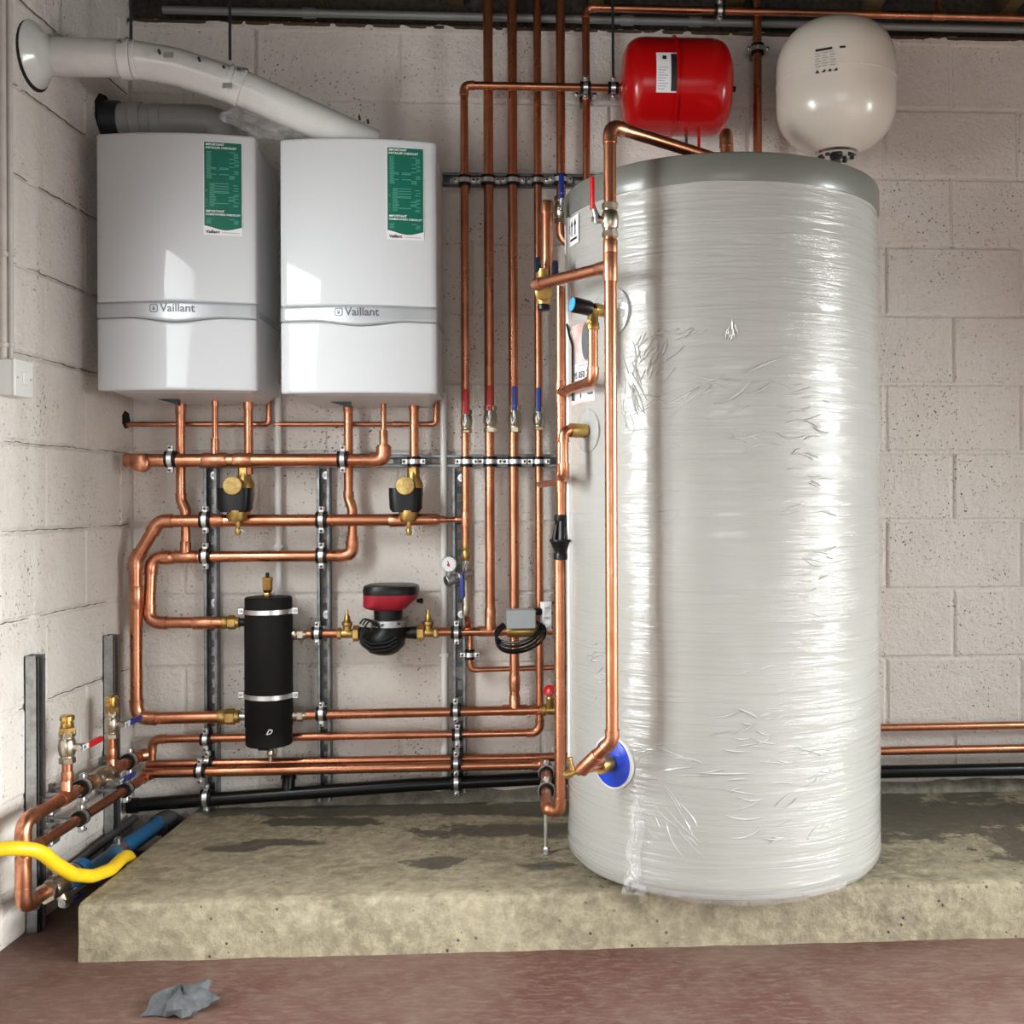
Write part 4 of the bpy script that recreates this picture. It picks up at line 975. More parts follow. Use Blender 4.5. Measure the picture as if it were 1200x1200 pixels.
# expansion pipe: up, across the uprights to the red vessel
z1 = W(600, 101, 0.125).z; pA = W(544.5, 300, 0.125); pe = W(722, 101, 0.125)
zlo = W(547, 640, 0.125).z
pipe('expansion_pipe', 'copper pipe crossing in front of the uprights to the red vessel', [V((pA.x, pA.y, zlo)), V((pA.x, pA.y, z1)), V((pe.x, pe.y, z1))+UU*0.03], R22*0.98, el=1.7,
     tees=[(V((pA.x, pA.y, zr)), ZZ, -UU, R15)])
# ball valves in a row above the channel
for px, py, d, r, gcol, lab, lf in ((546.5, 494, 0.125, 0.0106, 'lever_red', 'ball valve with the lowest red lever on the expansion pipe', 1.0), (574.5, 491, DV, 0.0124, 'lever_red', 'larger ball valve with red lever, second in the row of four', 1.0), (603, 491, 0.075, 0.0124, 'lever_blue', 'larger ball valve with blue lever, third in the row of four', 1.0), (631, 491, 0.056, 0.0106, 'lever_blue', 'smaller ball valve with blue lever, last in the row beside the cylinder', 1.0)):
    p = W(px, py, d); a = W((px+571.5-571.5), 300, d)
    ball_valve(p, ZZ, NN, r, gcol, lab, group='row of four ball valves')
p = W(657, 246, 0.07); ball_valve(V((p5.x, p5.y, p.z)), ZZ, NN, 0.0128, 'lever_blue', 'blue lever ball valve on the upright half behind the cylinder edge', lift=1.0)
# clamps on the two level channels
def cl(px, py, d, axis, r, label, base=0.026): return clamp(W(px, py, d), axis, r, label, back=d-base)
C4 = (('on the expansion pipe', 544.5, 546.7, 0.125, R22), ('on the first thick upright', 572, 574.6, DV, R28), ('on the second thick upright', 601.3, 603, 0.075, R28), ('on the thin upright', 630.3, 631.2, 0.056, R22))
for s, xa, xb, d, r in C4:
    cl(xa, 212, d, ZZ, r, 'rubber-lined clamp '+s+' at the high channel'); cl(xb, 541, d, ZZ, r, 'rubber-lined clamp '+s+' at the channel under the valves')
cl(656.8, 211, 0.07, ZZ, R28*0.95, 'rubber-lined clamp behind the upper blue lever at the high channel')
# clamps of the headers
cl(200.5, 538, H540, UU, R35, 'rubber-lined clamp on the thick header near the corner', 0.0)
cl(402, 538, H540, UU, R35, 'rubber-lined clamp on the thick header under the second boiler')
cl(485, 541, 0.085, ZZ, R28*0.93, 'rubber-lined clamp above the strainer of the second boiler')
cl(241, 609, H610, UU, R35, 'rubber-lined clamp on the upper loop pipe nearest the corner'); cl(377, 609, H610, UU, R35, 'rubber-lined clamp on the upper loop pipe above the pump side channel')
cl(241, 651.5, H650, UU, R28*1.16, 'rubber-lined clamp on the lower loop pipe nearest the corner'); cl(377, 651, H650, UU, R28*1.16, 'rubber-lined clamp on the lower loop pipe beside its elbow')
cl(372, 742, PD, UU, R22*1.06, 'rubber-lined clamp on the pump inlet pipe')
# ================================================================== pump outlet, actuator, lower pipes
po0, po1 = WZ(512, zp0, 0.094), WZ(648, zp0, 0.085)
o = pipe('pump_outlet_pipe', 'level copper pipe from the pump to the grey actuator', [po0, po1], R22*1.12, tees=[(V((W(572.75, 300, DV).x, W(572.75, 300, DV).y, zp0)), UU, ZZ, R28)])
cl(535, 741, 0.1, UU, R22*1.12, 'rubber-lined clamp on the pump outlet pipe')
za = zp0
act = thing('zone_valve_actuator', 'grey zone valve actuator box with black cable coiled round it', 'actuator', WZ(611, za-0.03, 0.12))
fa = frame(WZ(611, za+0.045, 0.145), ZZ, NN)
part('cover', box(0.090, 0.062, 0.058, (0, 0, 0), fa, 0.003), 'box_grey', act)
part('brass_body', lathe([(0.017, -0.05), (0.019, -0.045), (0.019, 0.045), (0.017, 0.05)], 14, frame(WZ(613, za, 0.1), UU, NN)), 'brass', act)
part('gland', lathe([(0.012, 0), (0.012, 0.02), (0.009, 0.024)], 14, frame(WZ(626, za+0.066, 0.15), UU, NN)), 'black_plastic', act)
cc = WZ(606, za+0.012, 0.17)
for k in range(4):
    rx, rz = 0.066+0.003*k, 0.036+0.005*k
    pts = [cc+UU*(0.004*k+rx*math.cos(a))+ZZ*(-0.006*k+rz*math.sin(a)+0.012*math.cos(a))+NN*(0.016*math.sin(a*1.5+k)-0.008*(k % 2)) for a in (math.pi*(0.72+1.42*i/22) for i in range(23))]
    part('coiled_cable', sweep(pts, 0.0042, 8), 'black_plastic', act)
jb = thing('wiring_tag', 'white folded paper tag hanging beside the grey actuator', 'tag', WZ(640, za, 0.12))
ft = frame(WZ(640, za+0.052, 0.15), ZZ, NN)
part('sheet', rings([[V((0.018, 0.0, z)), V((0.006, 0.006+0.004*math.sin(z*90), z)), V((-0.016, 0.002, z)), V((-0.016, -0.001, z)), V((0.006, 0.003+0.004*math.sin(z*90), z)), V((0.018, -0.003, z))] for z in (-0.045, -0.02, 0.0, 0.02, 0.044)]).moved(ft), 'paper', jb, smooth=False)
for z, w in ((0.026, 0.016), (-0.004, 0.018)): part('tag_print', box(w, 0.0012, 0.004, (-0.003, 0.0085, z), ft), 'print_grey', jb, smooth=False)
# separator lower outlet
u4 = WZ(350, W(350, 838, 0.1).z, 0.1); union(u4, UU, 0.0125, 'brass union at the foot of the black separator facing the pump', 'nickel', 0.045)
pipe('separator_tail', 'short tail on the lower pump side of the black separator', [WZ(338, u4.z, 0.1), u4], 0.012, 'zinc', cat='pipe tail')
lo = [u4+UU*0.01, WZ(640, u4.z, 0.076)]
pipe('lower_return_pipe', 'level copper pipe from the separator foot to the brass valve by the cylinder', lo, R22*1.2, tees=[(V((W(601, 300, 0.075).x, W(601, 300, 0.075).y, u4.z)), UU, ZZ, R28)])
cl(377, 836.5, 0.098, UU, R22*1.2, 'rubber-lined clamp on the lower return pipe beside the separator'); cl(534, 832, 0.084, UU, R22*1.2, 'rubber-lined clamp on the lower return pipe under the gauge')
bv = thing('drain_valve', 'brass drain valve with small red wheel low beside the cylinder', 'valve', WZ(645, u4.z, 0.08))
f = frame(WZ(645, u4.z, 0.08), UU, NN); part('body', lathe([(0.016, -0.03), (0.019, -0.028), (0.019, -0.016), (0.015, -0.014), (0.017, 0.03)], 12, f), 'brass', bv)
part('bonnet', lathe([(0.012, 0), (0.013, 0.03), (0.008, 0.036), (0.005, 0.05)], 12, frame(WZ(644.5, u4.z+0.012, 0.09), V((0.0, -0.2, 1)), NN)), 'brass', bv)
part('hand_wheel', lathe([(0.014, 0), (0.018, 0.003), (0.018, 0.009), (0.012, 0.013)], 14, frame(WZ(644, u4.z+0.062, 0.098), V((-0.3, -0.8, 0.4)), ZZ)), 'lever_red', bv)
# ================================================================== gauge and filling loop
GD = 0.125; gx = pA.x; gy = pA.y
def GZ(y): return W(549, y, GD).z
bp = V((gx, gy, 0))
t = thing('check_valve', 'slim brass check valve on the upright above the filling loop', 'valve', V((gx, gy, GZ(655))))
part('body', lathe([(0.009, GZ(657)), (0.012, GZ(655)), (0.0125, GZ(648)), (0.010, GZ(645)), (0.0125, GZ(643)), (0.0125, GZ(634)), (0.010, GZ(631)), (0.011, GZ(629)), (0.010, GZ(626))], 12, Matrix.Translation(bp)), 'brass', t)
fl_ = thing('filling_loop', 'silver filling loop valve with blue lever and pressure gauge', 'filling loop', V((gx, gy, GZ(715))))
part('nipple', lathe([(0.006, GZ(676)), (0.006, GZ(664)), (0.009, GZ(662)), (0.009, GZ(656))], 12, Matrix.Translation(bp)), 'chrome', fl_)
c1 = V((gx, gy, GZ(673))); c0 = W(523, 681, GD+0.035)
ax = (c1-c0).normalized(); f = frame(c0, ax, NN); ln = (c1-c0).length
part('angled_body', lathe([(0.015, -0.002), (0.0165, 0), (0.0165, 0.024), (0.012, 0.028), (0.012, ln*0.55), (0.016, ln*0.6), (0.016, ln*0.85), (0.0125, ln*0.9), (0.0125, ln+0.018), (0.009, ln+0.022)], 18, f), 'zinc', fl_)
gp = W(526, 661, GD+0.04); fg = frame(gp, NN, ZZ)
ga = part('gauge', lathe([(0.020, -0.018), (0.0245, -0.014), (0.0245, 0.004), (0.0225, 0.006)], 28, fg), 'zinc', fl_)
part('dial', lathe([(0.0215, 0.0058), (0.0215, 0.0066)], 28, fg), 'paper', ga, smooth=False)
part('needle', plate([(-0.002, -0.008), (0.002, -0.008), (0.0012, 0.011), (-0.0012, 0.011)], 0.0006, fg @ Matrix.Translation(V((0, 0, 0.0067))) @ Matrix.Rotation(0.3, 4, 'Z')), 'print_black', ga, smooth=False)
part('red_hand', lathe([(0.0045, 0), (0.0045, 0.001)], 10, fg @ Matrix.Translation(V((-0.001, -0.002, 0.0067)))), 'lever_red', ga, smooth=False)
tick = G()
for k in range(13):
    a = math.radians(-135+k*22.5); tick.join(box(0.0009, 0.0035, 0.0004, (0, 0.0185, 0.0068), fg @ Matrix.Rotation(-a, 4, 'Z')))
part('scale_print', tick, 'print_black', ga, smooth=False)
part('gauge_stem', sweep([gp-ZZ*0.022-NN*0.008, gp-ZZ*0.045-NN*0.012], 0.006, 10), 'zinc', fl_)
lv = frame(V((gx-0.010, gy, GZ(676)))+NN*0.02, -ZZ, NN)
g2 = part('lever', sweep([(0, 0, -0.012), (0, 0.004, 0.0), (0, 0.006, 0.02)], 0.006, 10).moved(lv), 'lever_blue', fl_)
part('grip', rings([sring(0, 0.007, z, hx, 0.005, 14, 3.2) for z, hx in ((0.004, 0.006), (0.008, 0.008), (0.058, 0.008), (0.063, 0.005))]).moved(lv), 'lever_blue', g2)
part('lower_body', lathe([(0.0095, GZ(722)), (0.0125, GZ(719)), (0.0125, GZ(711)), (0.0095, GZ(708)), (0.012, GZ(704)), (0.010, GZ(697)), (0.0085, GZ(690)), (0.0085, GZ(680))], 12, Matrix.Translation(bp)), 'nickel', fl_)
zt_ = GZ(789); fx = W(551, 740, 0.06)
a = V((gx, gy, GZ(719)))
bb = [a, V((gx, gy, GZ(735)))+V((fx.x-gx, fx.y-gy, -0.02)), V((fx.x, fx.y, zt_)), WZ(668, zt_, 0.03)]
pipe('fill_pipe', 'thin copper pipe below the filling loop turning along the wall', bb, R15, el=2.2)
clamp(W(550.5, 767, 0.06), ZZ, R15, 'small clamp on the thin filling pipe below the pump outlet', back=0.034)
# ================================================================== strainers under the boilers
def strainer(px, d, label, tagc):
    p = W(px, 575, d); t = thing('strainer_valve', label, 'strainer', p-ZZ*0.11, 'brass strainers in black jackets')
    top = W(px+5, 545, d).z; f = Matrix.Translation(V((p.x+0.012, p.y, 0))); ez = lambda y: W(px, y, d).z
    part('inlet_nut', hexnut(0.020, ez(557), ez(548), f), 'brass', t)
    part('body', lathe([(0.016, ez(612)), (0.017, ez(600)), (0.024, ez(592)), (0.031, ez(578)), (0.029, ez(566)), (0.021, ez(560)), (0.017, ez(552))], 20, f), 'brass', t)
    # black jacket: open-topped trough round the filter
    sec = []
    for z, hx in ((ez(600), 0.040), (ez(596), 0.049), (ez(580), 0.051), (ez(572), 0.051)):
        sec.append(sring(-0.008, 0.032, z, hx, 0.036, 24, 3.6))
    g = rings(sec); q = G(); q.v = [V((p.x, p.y, 0))+UU*(-v.x)*-1+NN*v.y+ZZ*v.z for v in g.v]; q.f = g.f
    part('jacket', q, 'black_plastic', t)
    c = V((p.x, p.y, ez(570)))+NN*0.060-UU*0.006
    part('cap_disc', lathe([(0.026, -0.04), (0.0285, -0.035), (0.0285, 0.010), (0.027, 0.0125), (0.018, 0.0140), (0.006, 0.0146)], 28, frame(c, NN+ZZ*0.10, ZZ)), 'stamped_brass', t)
    b = V((p.x, p.y, 0))+NN*0.04
    part('bowl', lathe([(0.024, ez(611)), (0.030, ez(607)), (0.030, ez(598))], 20, Matrix.Translation(b)), 'brass', t)
    part('drain_plug', lathe([(0.006, ez(627)), (0.009, ez(624)), (0.009, ez(620)), (0.006, ez(618)), (0.0085, ez(614)), (0.0085, ez(609))], 12, Matrix.Translation(b+UU*0.002)), 'brass', t)
    k = b+ZZ*ez(623); r_ = 0.012
    part('plug_ring', sweep([k+UU*(0.010+r_*math.cos(a))+ZZ*(r_*0.8*math.sin(a)-0.003)+NN*0.004 for a in (2*math.pi*i/12 for i in range(10))], 0.0018, 6), tagc, t)
strainer(282, 0.105, 'brass strainer with round cap in black jacket under the first boiler', 'white_plastic')
strainer(480, 0.085, 'brass strainer with round cap in black jacket under the second boiler', 'white_plastic')
# ================================================================== white waste pipes
def waste(px0, px1, y0, y1, d, clips, label):
    a, b = W(px0, y0, d), W(px1, y1, d); t = pipe('condensate_pipe', label, [V((b.x, b.y, b.z)), V((b.x, b.y, a.z))], 0.0112, 'white_plastic', fit='white_plastic')
    for cy in clips:
        z = W(px1, cy, d).z; part('pipe_clip', lathe([(0.0115, z-0.006), (0.0165, z-0.006), (0.0165, z+0.006), (0.0115, z+0.006)], 18, Matrix.Translation(V((b.x, b.y, 0)))).join(box(0.02, d, 0.012, (b.x, b.y+d/2, z))), 'white_plastic', t)
    return t
waste(326.5, 327.5, 450, 915, 0.024, (640, 893), 'white plastic waste pipe running down between the boilers to the floor')
waste(519.5, 521.5, 460, 915, 0.024, (660, 767), 'white plastic waste pipe running down behind the pressure gauge')
# ================================================================== low pipes along the back wall
zl = W(172, 896, 0.062).z
pts = [W(172, 896, 0.062), W(1235, 876, 0.062)]; pts[1] = WP(RT-0.02, zl, 0.062); pts[0].z = zl
pipe('mains_pipe', 'long copper pipe low on the wall passing behind the cylinder, the lower one', pts, R22*1.1)
zz_ = W(1100, 851.5, 0.05).z
pipe('mains_pipe', 'copper pipe low on the wall right of the cylinder, the upper one', [WP(0.25, zz_, 0.05), WP(RT-0.02, zz_, 0.05)], R22)
clamp(W(241.5, 866.5, 0.056), UU, R22, 'rubber-lined clamp on the thin low pipe near the corner', back=0.020); clamp(W(536, 861, 0.056), UU, R22, 'rubber-lined clamp on the thin low pipe under the gauge', back=0.020)
clamp(W(243.5, 893.5, 0.062), UU, R22*1.1, 'clamp on the rear low mains pipe near the corner', back=0.025); clamp(W(536, 884, 0.062), UU, R22*1.1, 'clamp on the rear low mains pipe under the gauge', back=0.025)
# front low pipe with the return forward to the discharge upright
V655 = (D(656, 700, 2.83).x, 2.83)
zD = D(650, 950, 2.84).z; HF = 0.105
yA = W(640, 893, HF); zF = W(300, 902, HF).z
corner = V((yA.x, yA.y, zF))
ub = V((D(641, 940, 2.9).x, 2.86, zD)); ub2 = V((V655[0], V655[1], zD))
mid_ = V((corner.x-0.005, corner.y-0.03, zF-0.004))
o = pipe('drain_down_pipe', 'copper pipe along the wall foot turning forward and up beside the cylinder', [W(168, 906, HF)*1.0, corner, V((ub.x, ub.y, zD)), ub2, V((V655[0], V655[1], D(656, 656, 2.83).z))], R28*1.02, m='copper', el=1.8)
clamp(W(235, 903, HF), UU, R28*1.02, 'clamp on the front low pipe near the corner', back=HF-0.027); clamp(W(534.5, 894, HF), UU, R28*1.02, 'clamp on the front low pipe under the gauge', back=HF-0.027)
dd = (V((ub.x, ub.y, zD))-corner).normalized()
for k, s in ((0.22, 'nearer the wall'), (0.62, 'nearer the viewer')):
    clamp(corner+dd*((V((ub.x, ub.y, zD))-corner).length*k), dd, R28*1.02, 'black lined clamp round the forward pipe by the cylinder, '+s, front=V((-1, 0, 0.1)), back=0.0)
pr = V((ub.x-0.022, ub.y, 0)); t = thing('support_stud', 'threaded support stud standing on the plinth under the bent pipe', 'stud', V((pr.x, 2.9, 0.138)))
part('rod', sweep([V((ub.x-0.004, 2.90, 0.139)), V((ub.x-0.004, 2.90, zD-0.01))], 0.0048, 10), 'bright_zinc', t)
part('foot_nut', hexnut(0.010, 0.139, 0.156, Matrix.Translation(V((ub.x-0.004, 2.90, 0)))), 'bright_zinc', t); part('foot_plate', lathe([(0.016, 0.1385), (0.016, 0.141)], 12, Matrix.Translation(V((ub.x-0.004, 2.90, 0)))), 'zinc', t)
# black waste pipe on the plinth
wp = [W(150, 944, 0.07), W(480, 920, 0.07), W(640, 912, 0.07), W(1235, 901, 0.07)]
wp[3] = WP(RT-0.03, W(1100, 903.5, 0.07).z, 0.07)
t = thing('waste_pipe', 'black plastic waste pipe along the foot of the wall', 'pipe', wp[0]); part('tube', sweep(fillet(wp, 0.3), 0.0205, 18), 'black_pipe', t)
b = W(337, 928, 0.07); part('branch', sweep([b-ZZ*0.01, b+ZZ*0.045-NN*0.02], 0.020, 16).join(sweep([b+ZZ*0.035-NN*0.016, b+ZZ*0.050-NN*0.022], 0.024, 16)), 'black_pipe', t)
for px, py, s in ((242, 935, 'near the corner'), (535, 916, 'under the gauge')):
    clamp(W(px, py, 0.07), UU, 0.0207, 'bare steel clamp round the black waste pipe '+s, back=0.044)
part('waste_pipe_end', sweep([wp[0]-UU*0.0, wp[0]+UU*0.03], 0.024, 16), 'black_pipe', t)
# rough mortar fillet between plinth and wall
def fillet_mortar():
    rnd = random.Random(31); rs = []
    for i in range(90):
        X = -1.2+3.75*i/89; h = 0.03+rnd.uniform(0, 0.012); w = 0.022+rnd.uniform(0, 0.012)
        rs.append([WP(X, 0.136, -0.002), WP(X, 0.136, w), WP(X, 0.136+h*0.5, w*0.7), WP(X, 0.138+h, 0.004)])
    return rings(rs)
struct('trim_5', fillet_mortar(), 'grout', smooth=True, label='rough mortar fillet at the wall foot')
# ================================================================== pipes along the left wall
LD = 0.085; RL = 0.0165
zL1 = L(60, 944, LD).z; a = L(162, 893, LD); e = L(27, 964, LD)
a.z = e.z = zL1
zbot = L(22, 1068, LD).z
tail = L(40, 1060, LD); tail.z = zbot
o = pipe('side_wall_pipe', 'thick copper pipe along the side wall bending down near the yellow hose', [a+V((0.012, 0.012, 0)), a, e, V((e.x, e.y, zbot)), V((e.x, e.y+0.10, zbot))], RL, el=2.1,
         tees=[(V((e.x, L(78, 936, LD).y, zL1)), YY, ZZ, 0.0125), (V((e.x, L(131, 905, LD).y, zL1)), YY, ZZ, 0.0115)],
         sleeves=[(V((e.x, e.y, L(20, 1030, LD).z)), ZZ, 0.09, 'copper_fitting', 1.12)])
zL2 = L(100, 955, LD).z; a2 = L(172, 905, LD); a2 = V((e.x, a2.y, zL2))
pipe('side_wall_pipe', 'thinner copper pipe along the side wall below the valved one', [W(180, 906, HF)*1.0, V((a2.x, a2.y, zL2)), V((e.x, e.y+0.012, zL2))], 0.0138, el=2.2)
part('tee', sweep([V((e.x, e.y+0.07, zL2)), V((e.x, e.y, zL2))], 0.0165, 16), 'copper_fitting', o)
def branch(px, py0, py1, ptop, r, grip, label, lab2, dirv):
    y = L(px, py0, LD).y; zt = L(px, ptop, LD).z; z1 = L(px, py1, LD).z
    pipe('valve_riser', lab2, [V((e.x, y, zL1+0.01)), V((e.x, y, z1))], r, sleeves=[(V((e.x, y, zL1+0.05)), ZZ, 0.03, 'copper_fitting', 1.16)], group='short copper risers on the side wall pipe')
    ball_valve(V((e.x, y, z1+3.0*r)), ZZ, V(dirv), r*0.95, grip, label, bm='nickel', group='ball valves on the side wall pipe', tip='paper', turn=-HP)
    f = Matrix.Translation(V((e.x, y, 0))); zt0 = z1+5.6*r
    t = thing('hose_union', 'brass hose connector on top of the '+lab2.split('under the ')[-1], 'connector', V((e.x, y, zt0)), 'brass hose connectors')
    part('nut', hexnut(r*1.6, zt0, zt0+0.018, f), 'brass', t); part('threaded_tail', lathe([(r*1.15, zt0+0.018), (r*1.25, zt0+0.020), (r*1.25, zt0+0.030), (r*1.05, zt0+0.033), (r*1.4, zt0+0.036), (r*1.4, zt0+0.046), (r*1.0, zt0+0.05)], 14, f), 'bright_brass', t)
branch(79, 936, 893, 850, 0.0130, 'lever_red', 'ball valve with sideways red lever on the side wall pipe', 'copper riser under the red lever valve', (1, 0.0, 0.1))
branch(131, 905, 864, 820, 0.0122, 'lever_blue', 'ball valve with sideways blue lever close to the corner', 'copper riser under the blue lever valve', (1, 0.0, 0.1))
# inline isolating valve on the thick pipe
py = L(118, 913, LD); ball_valve(V((e.x, py.y, zL1)), YY, V((1, 0, -0.35)), 0.0150, 'lever_blue', 'inline ball valve with blue lever lying along the side wall pipe', group='ball valves on the side wall pipe', tip='paper')
# struts on the side wall
for px, ytop, yb, s in ((33.5, 770, 0.0, 'free-standing strut channel on the side wall nearest the viewer'), (124.5, 746, 0.0, 'strut channel on the side wall closer to the corner')):
    p = L(px, 900, 0.0); top = L(px, ytop, 0.02).z; channel(V((LX+0.001, p.y, 0.001)), V((LX+0.001, p.y, top)), XX, s, 0.032, 'zinc')
yS1, yS2 = L(33.5, 900, 0).y, L(124.5, 900, 0).y
for y, z, r, s in ((yS1+0.11, zL1, RL, 'on the thick side wall pipe near the front channel'), (L(151, 899, LD).y, zL1, RL, 'on the thick side wall pipe at the corner'), (yS1+0.10, zL2, 0.0138, 'on the thinner side wall pipe near the front channel'), (L(147, 922, LD).y, zL2, 0.0138, 'on the thinner side wall pipe near the corner')):
    clamp(V((e.x, y, z)), YY, r, 'rubber-lined clamp '+s, front=XX, back=LD-0.004)
for y, z, nm in ((yS1, zL1-0.02, 'upper'), (yS1, zL2-0.02, 'lower')):
    solo('channel_bracket', box(0.05, 0.046, 0.05, (LX+0.034, y+0.024, z), ch=0.004), 'zinc', 'small steel bracket bridging the front side wall channel, the '+nm+' one', 'bracket', 'side channel brackets')
# blue water pipe in the gap beside the plinth
BD = 0.115; zB = 0.116
y0 = e.y+0.10
bvp = V((e.x+0.006, y0+0.045, zbot)); ball_valve(bvp, YY, V((0.5, 0, -1)), 0.0165, 'lever_blue', 'stout ball valve with blue lever low in the gap by the plinth', group='ball valves on the side wall pipe')
t = thing('water_main_pipe', 'thick blue water pipe lying in the gap beside the plinth', 'pipe', V((e.x+0.02, y0+0.1, zB)))
part('tube', sweep([V((LX+0.105, y0+0.10, zbot)), V((LX+0.115, y0+0.16, zB)), V((LX+0.125, 3.28, zB))], 0.0245, 20), 'blue_pipe', t)
part('adaptor', lathe([(0.020, 0), (0.024, 0.004), (0.024, 0.05), (0.030, 0.055), (0.030, 0.085), (0.026, 0.09)], 18, frame(V((e.x+0.012, y0+0.085, zbot)), YY, ZZ)), 'blue_pipe', t)
for yy, w in ((2.98, 0.016),): part('pipe_clip', lathe([(0.0247, -w), (0.029, -w), (0.029, w), (0.0247, w)], 20, frame(V((LX+0.121, yy, zB)), YY, ZZ)).join(box(0.016, 0.02, 0.022, (LX+0.121, yy, zB+0.035), ch=0.003)), 'zinc', t)
clamp(V((e.x+0.008, y0+0.115, zbot)), YY, 0.0250, 'steel clamp round the joint of the blue water pipe', front=V((0.3, 0, 1)), back=0.0)
solo('duct_elbow', sweep(fillet([V((LX+0.125, 3.245, zB-0.004)), V((LX+0.135, 3.315, zB+0.0)), V((LX+0.15, 3.33, -0.02))], 0.05, 6), 0.032, 20), 'dark_grey', 'grey plastic duct elbow at the corner end of the blue pipe', 'duct')
pl = [L(30, 1050, 0.03), L(185, 960, 0.03)]
solo('side_cable', sweep([V((LX+0.035, y0+0.05, 0.075)), V((LX+0.03, 2.9, 0.105)), V((LX+0.03, 3.3, 0.12))], 0.012, 10), 'dark_grey', 'dark pipe lying behind the blue water pipe against the side wall', 'pipe')
# yellow hose
hp = [D(-60, 1000, 2.40), D(-18, 997, 2.42), D(14, 993, 2.44), D(46, 996, 2.48), D(66, 1013, 2.53), D(86, 1025, 2.59), D(108, 1027, 2.66), D(130, 1019, 2.74), D(149, 1000, 2.86), V((-1.262, 2.97, 0.06)), V((-1.27, 3.05, 0.018))]
solo('gas_hose', sweep(fillet(hp, 0.1, 4), 0.0165, 16), 'hose_yellow', 'yellow hose snaking past the side wall pipes into the gap', 'hose')
# debris in the gap
for i, (x, y, s, seed) in enumerate(((-1.30, 3.20, 0.028, 1), (-1.27, 3.27, 0.032, 2), (-1.34, 3.05, 0.02, 3))):
    rnd = random.Random(seed); g = lathe([(s*0.5, 0), (s, s*0.35), (s*0.9, s*0.9), (s*0.4, s*1.2)], 9, Matrix.Translation(V((x, y, 0))))
    for p in g.v: p += V((rnd.uniform(-1, 1), rnd.uniform(-1, 1), rnd.uniform(0, 1)))*s*0.25
    solo('mortar_lump', g, 'grout', ['lump of mortar in the dark gap beside the plinth', 'larger mortar lump in the corner behind the plinth gap', 'small mortar lump under the blue pipe'][i], 'rubble', 'rubble in the gap', smooth=False)
# ================================================================== cylinder pipework
XV, YV = D(716, 500, 2.48).x, 2.48
zT = D(716, 147, 2.48).z; zTee = D(716, 312, 2.48).z; zE = D(717, 868, 2.48).z
n3 = cyl_n(P3); tee3 = P3+n3*0.108
ret = [V((XV+0.36, YV+0.31, 1.90)), V((XV+0.36, YV+0.31, zT-0.004)), V((XV, YV, zT)), V((XV, YV, zE)), tee3+V((0, 0, 0.0))]
tb = V((D(628, 331, 2.69).x, 2.69, zTee))
bd = (tb-V((XV, YV, zTee))).normalized()
pipe('cylinder_flow_pipe', 'copper pipe standing in front of the cylinder from its lid to the blue flange', ret, R28*0.97, el=1.9,
     tees=[(V((XV, YV, zTee)), ZZ, bd, R28*0.9), (tee3-(tee3-V((XV, YV, zE))).normalized()*0.03, (tee3-V((XV, YV, zE))), -n3, R28*0.8)],
     sleeves=[(V((XV, YV, D(716, 290, 2.48).z)), ZZ, 0.035, 'copper_fitting', 1.16)])
pipe('port_tail', 'short copper and brass tail leaving the blue flange', [P3+n3*0.004, tee3-n3*0.01], R28*0.75, sleeves=[(P3+n3*0.03, n3, 0.04, 'brass', 1.9)], cat='pipe tail')
dk = thing('drain_cock', 'small brass drain cock at the bend below the blue flange', 'drain cock', tee3)
dx = V((-1, -0.1, -0.25)).normalized(); part('body', lathe([(0.011, -0.01), (0.011, 0.012), (0.007, 0.014), (0.007, 0.022), (0.010, 0.024), (0.010, 0.04), (0.006, 0.044)], 14, frame(tee3, dx, ZZ)), 'brass', dk)
part('spout', lathe([(0.006, 0), (0.006, 0.03), (0.008, 0.032), (0.008, 0.036)], 12, frame(tee3+dx*0.02, V((-0.3, 0, 0.95)), YY)), 'brass', dk)
zVal = D(715, 258, 2.48).z
ball_valve(V((XV, YV, zVal)), ZZ, V((-1, -0.25, 0)), 0.0118, 'lever_red', 'chrome ball valve with red lever on the pipe before the cylinder', bm='nickel')
# branch to the inlet control valve
pipe('inlet_branch_pipe', 'slanting copper branch from the front pipe to the brass inlet valve', [V((XV, YV, zTee))+bd*0.02, tb], R28*0.93, caps=[(tb+bd*0.004, bd)])
iv = V((D(637, 338, 2.73).x, 2.73, zTee)); mi = Matrix.Translation(V((iv.x, iv.y, 0))); ez = lambda y: D(637, y, 2.73).z
t = thing('inlet_control_valve', 'brass inlet control valve with black cap beside the cylinder top', 'valve', V((iv.x, iv.y, ez(364))))
part('body', lathe([(0.016, ez(357)), (0.019, ez(353)), (0.021, ez(346)), (0.021, ez(334)), (0.018, ez(328)), (0.018, ez(316))], 18, mi), 'brass', t)
part('side_cap', lathe([(0.020, 0), (0.022, 0.004), (0.022, 0.016), (0.017, 0.02)], 16, frame(V((iv.x, iv.y, ez(343)))+V((0, -0.016, 0)), V((0.1, -1, -0.3)), ZZ)), 'brass', t)
part('black_cap', lathe([(0.012, ez(364)), (0.0165, ez(363)), (0.0165, ez(358)), (0.014, ez(357))], 16, mi), 'black_plastic', t)
for s_ in (-1, 1): part('clip', box(0.016, 0.022, 0.038, (iv.x+0.008+s_*0.022, iv.y-0.004, ez(313)-0.004*s_), ch=0.004), 'navy_plastic', t)
pi = V((D(641.5, 280, 2.76).x, 2.76, 0)); zc = D(641, 236, 2.76).z
pipe('capped_riser', 'short capped copper riser above the brass inlet valve', [V((pi.x, pi.y, ez(320))), V((pi.x, pi.y, zc))], R28*0.95, caps=[(V((pi.x, pi.y, zc)), ZZ)])
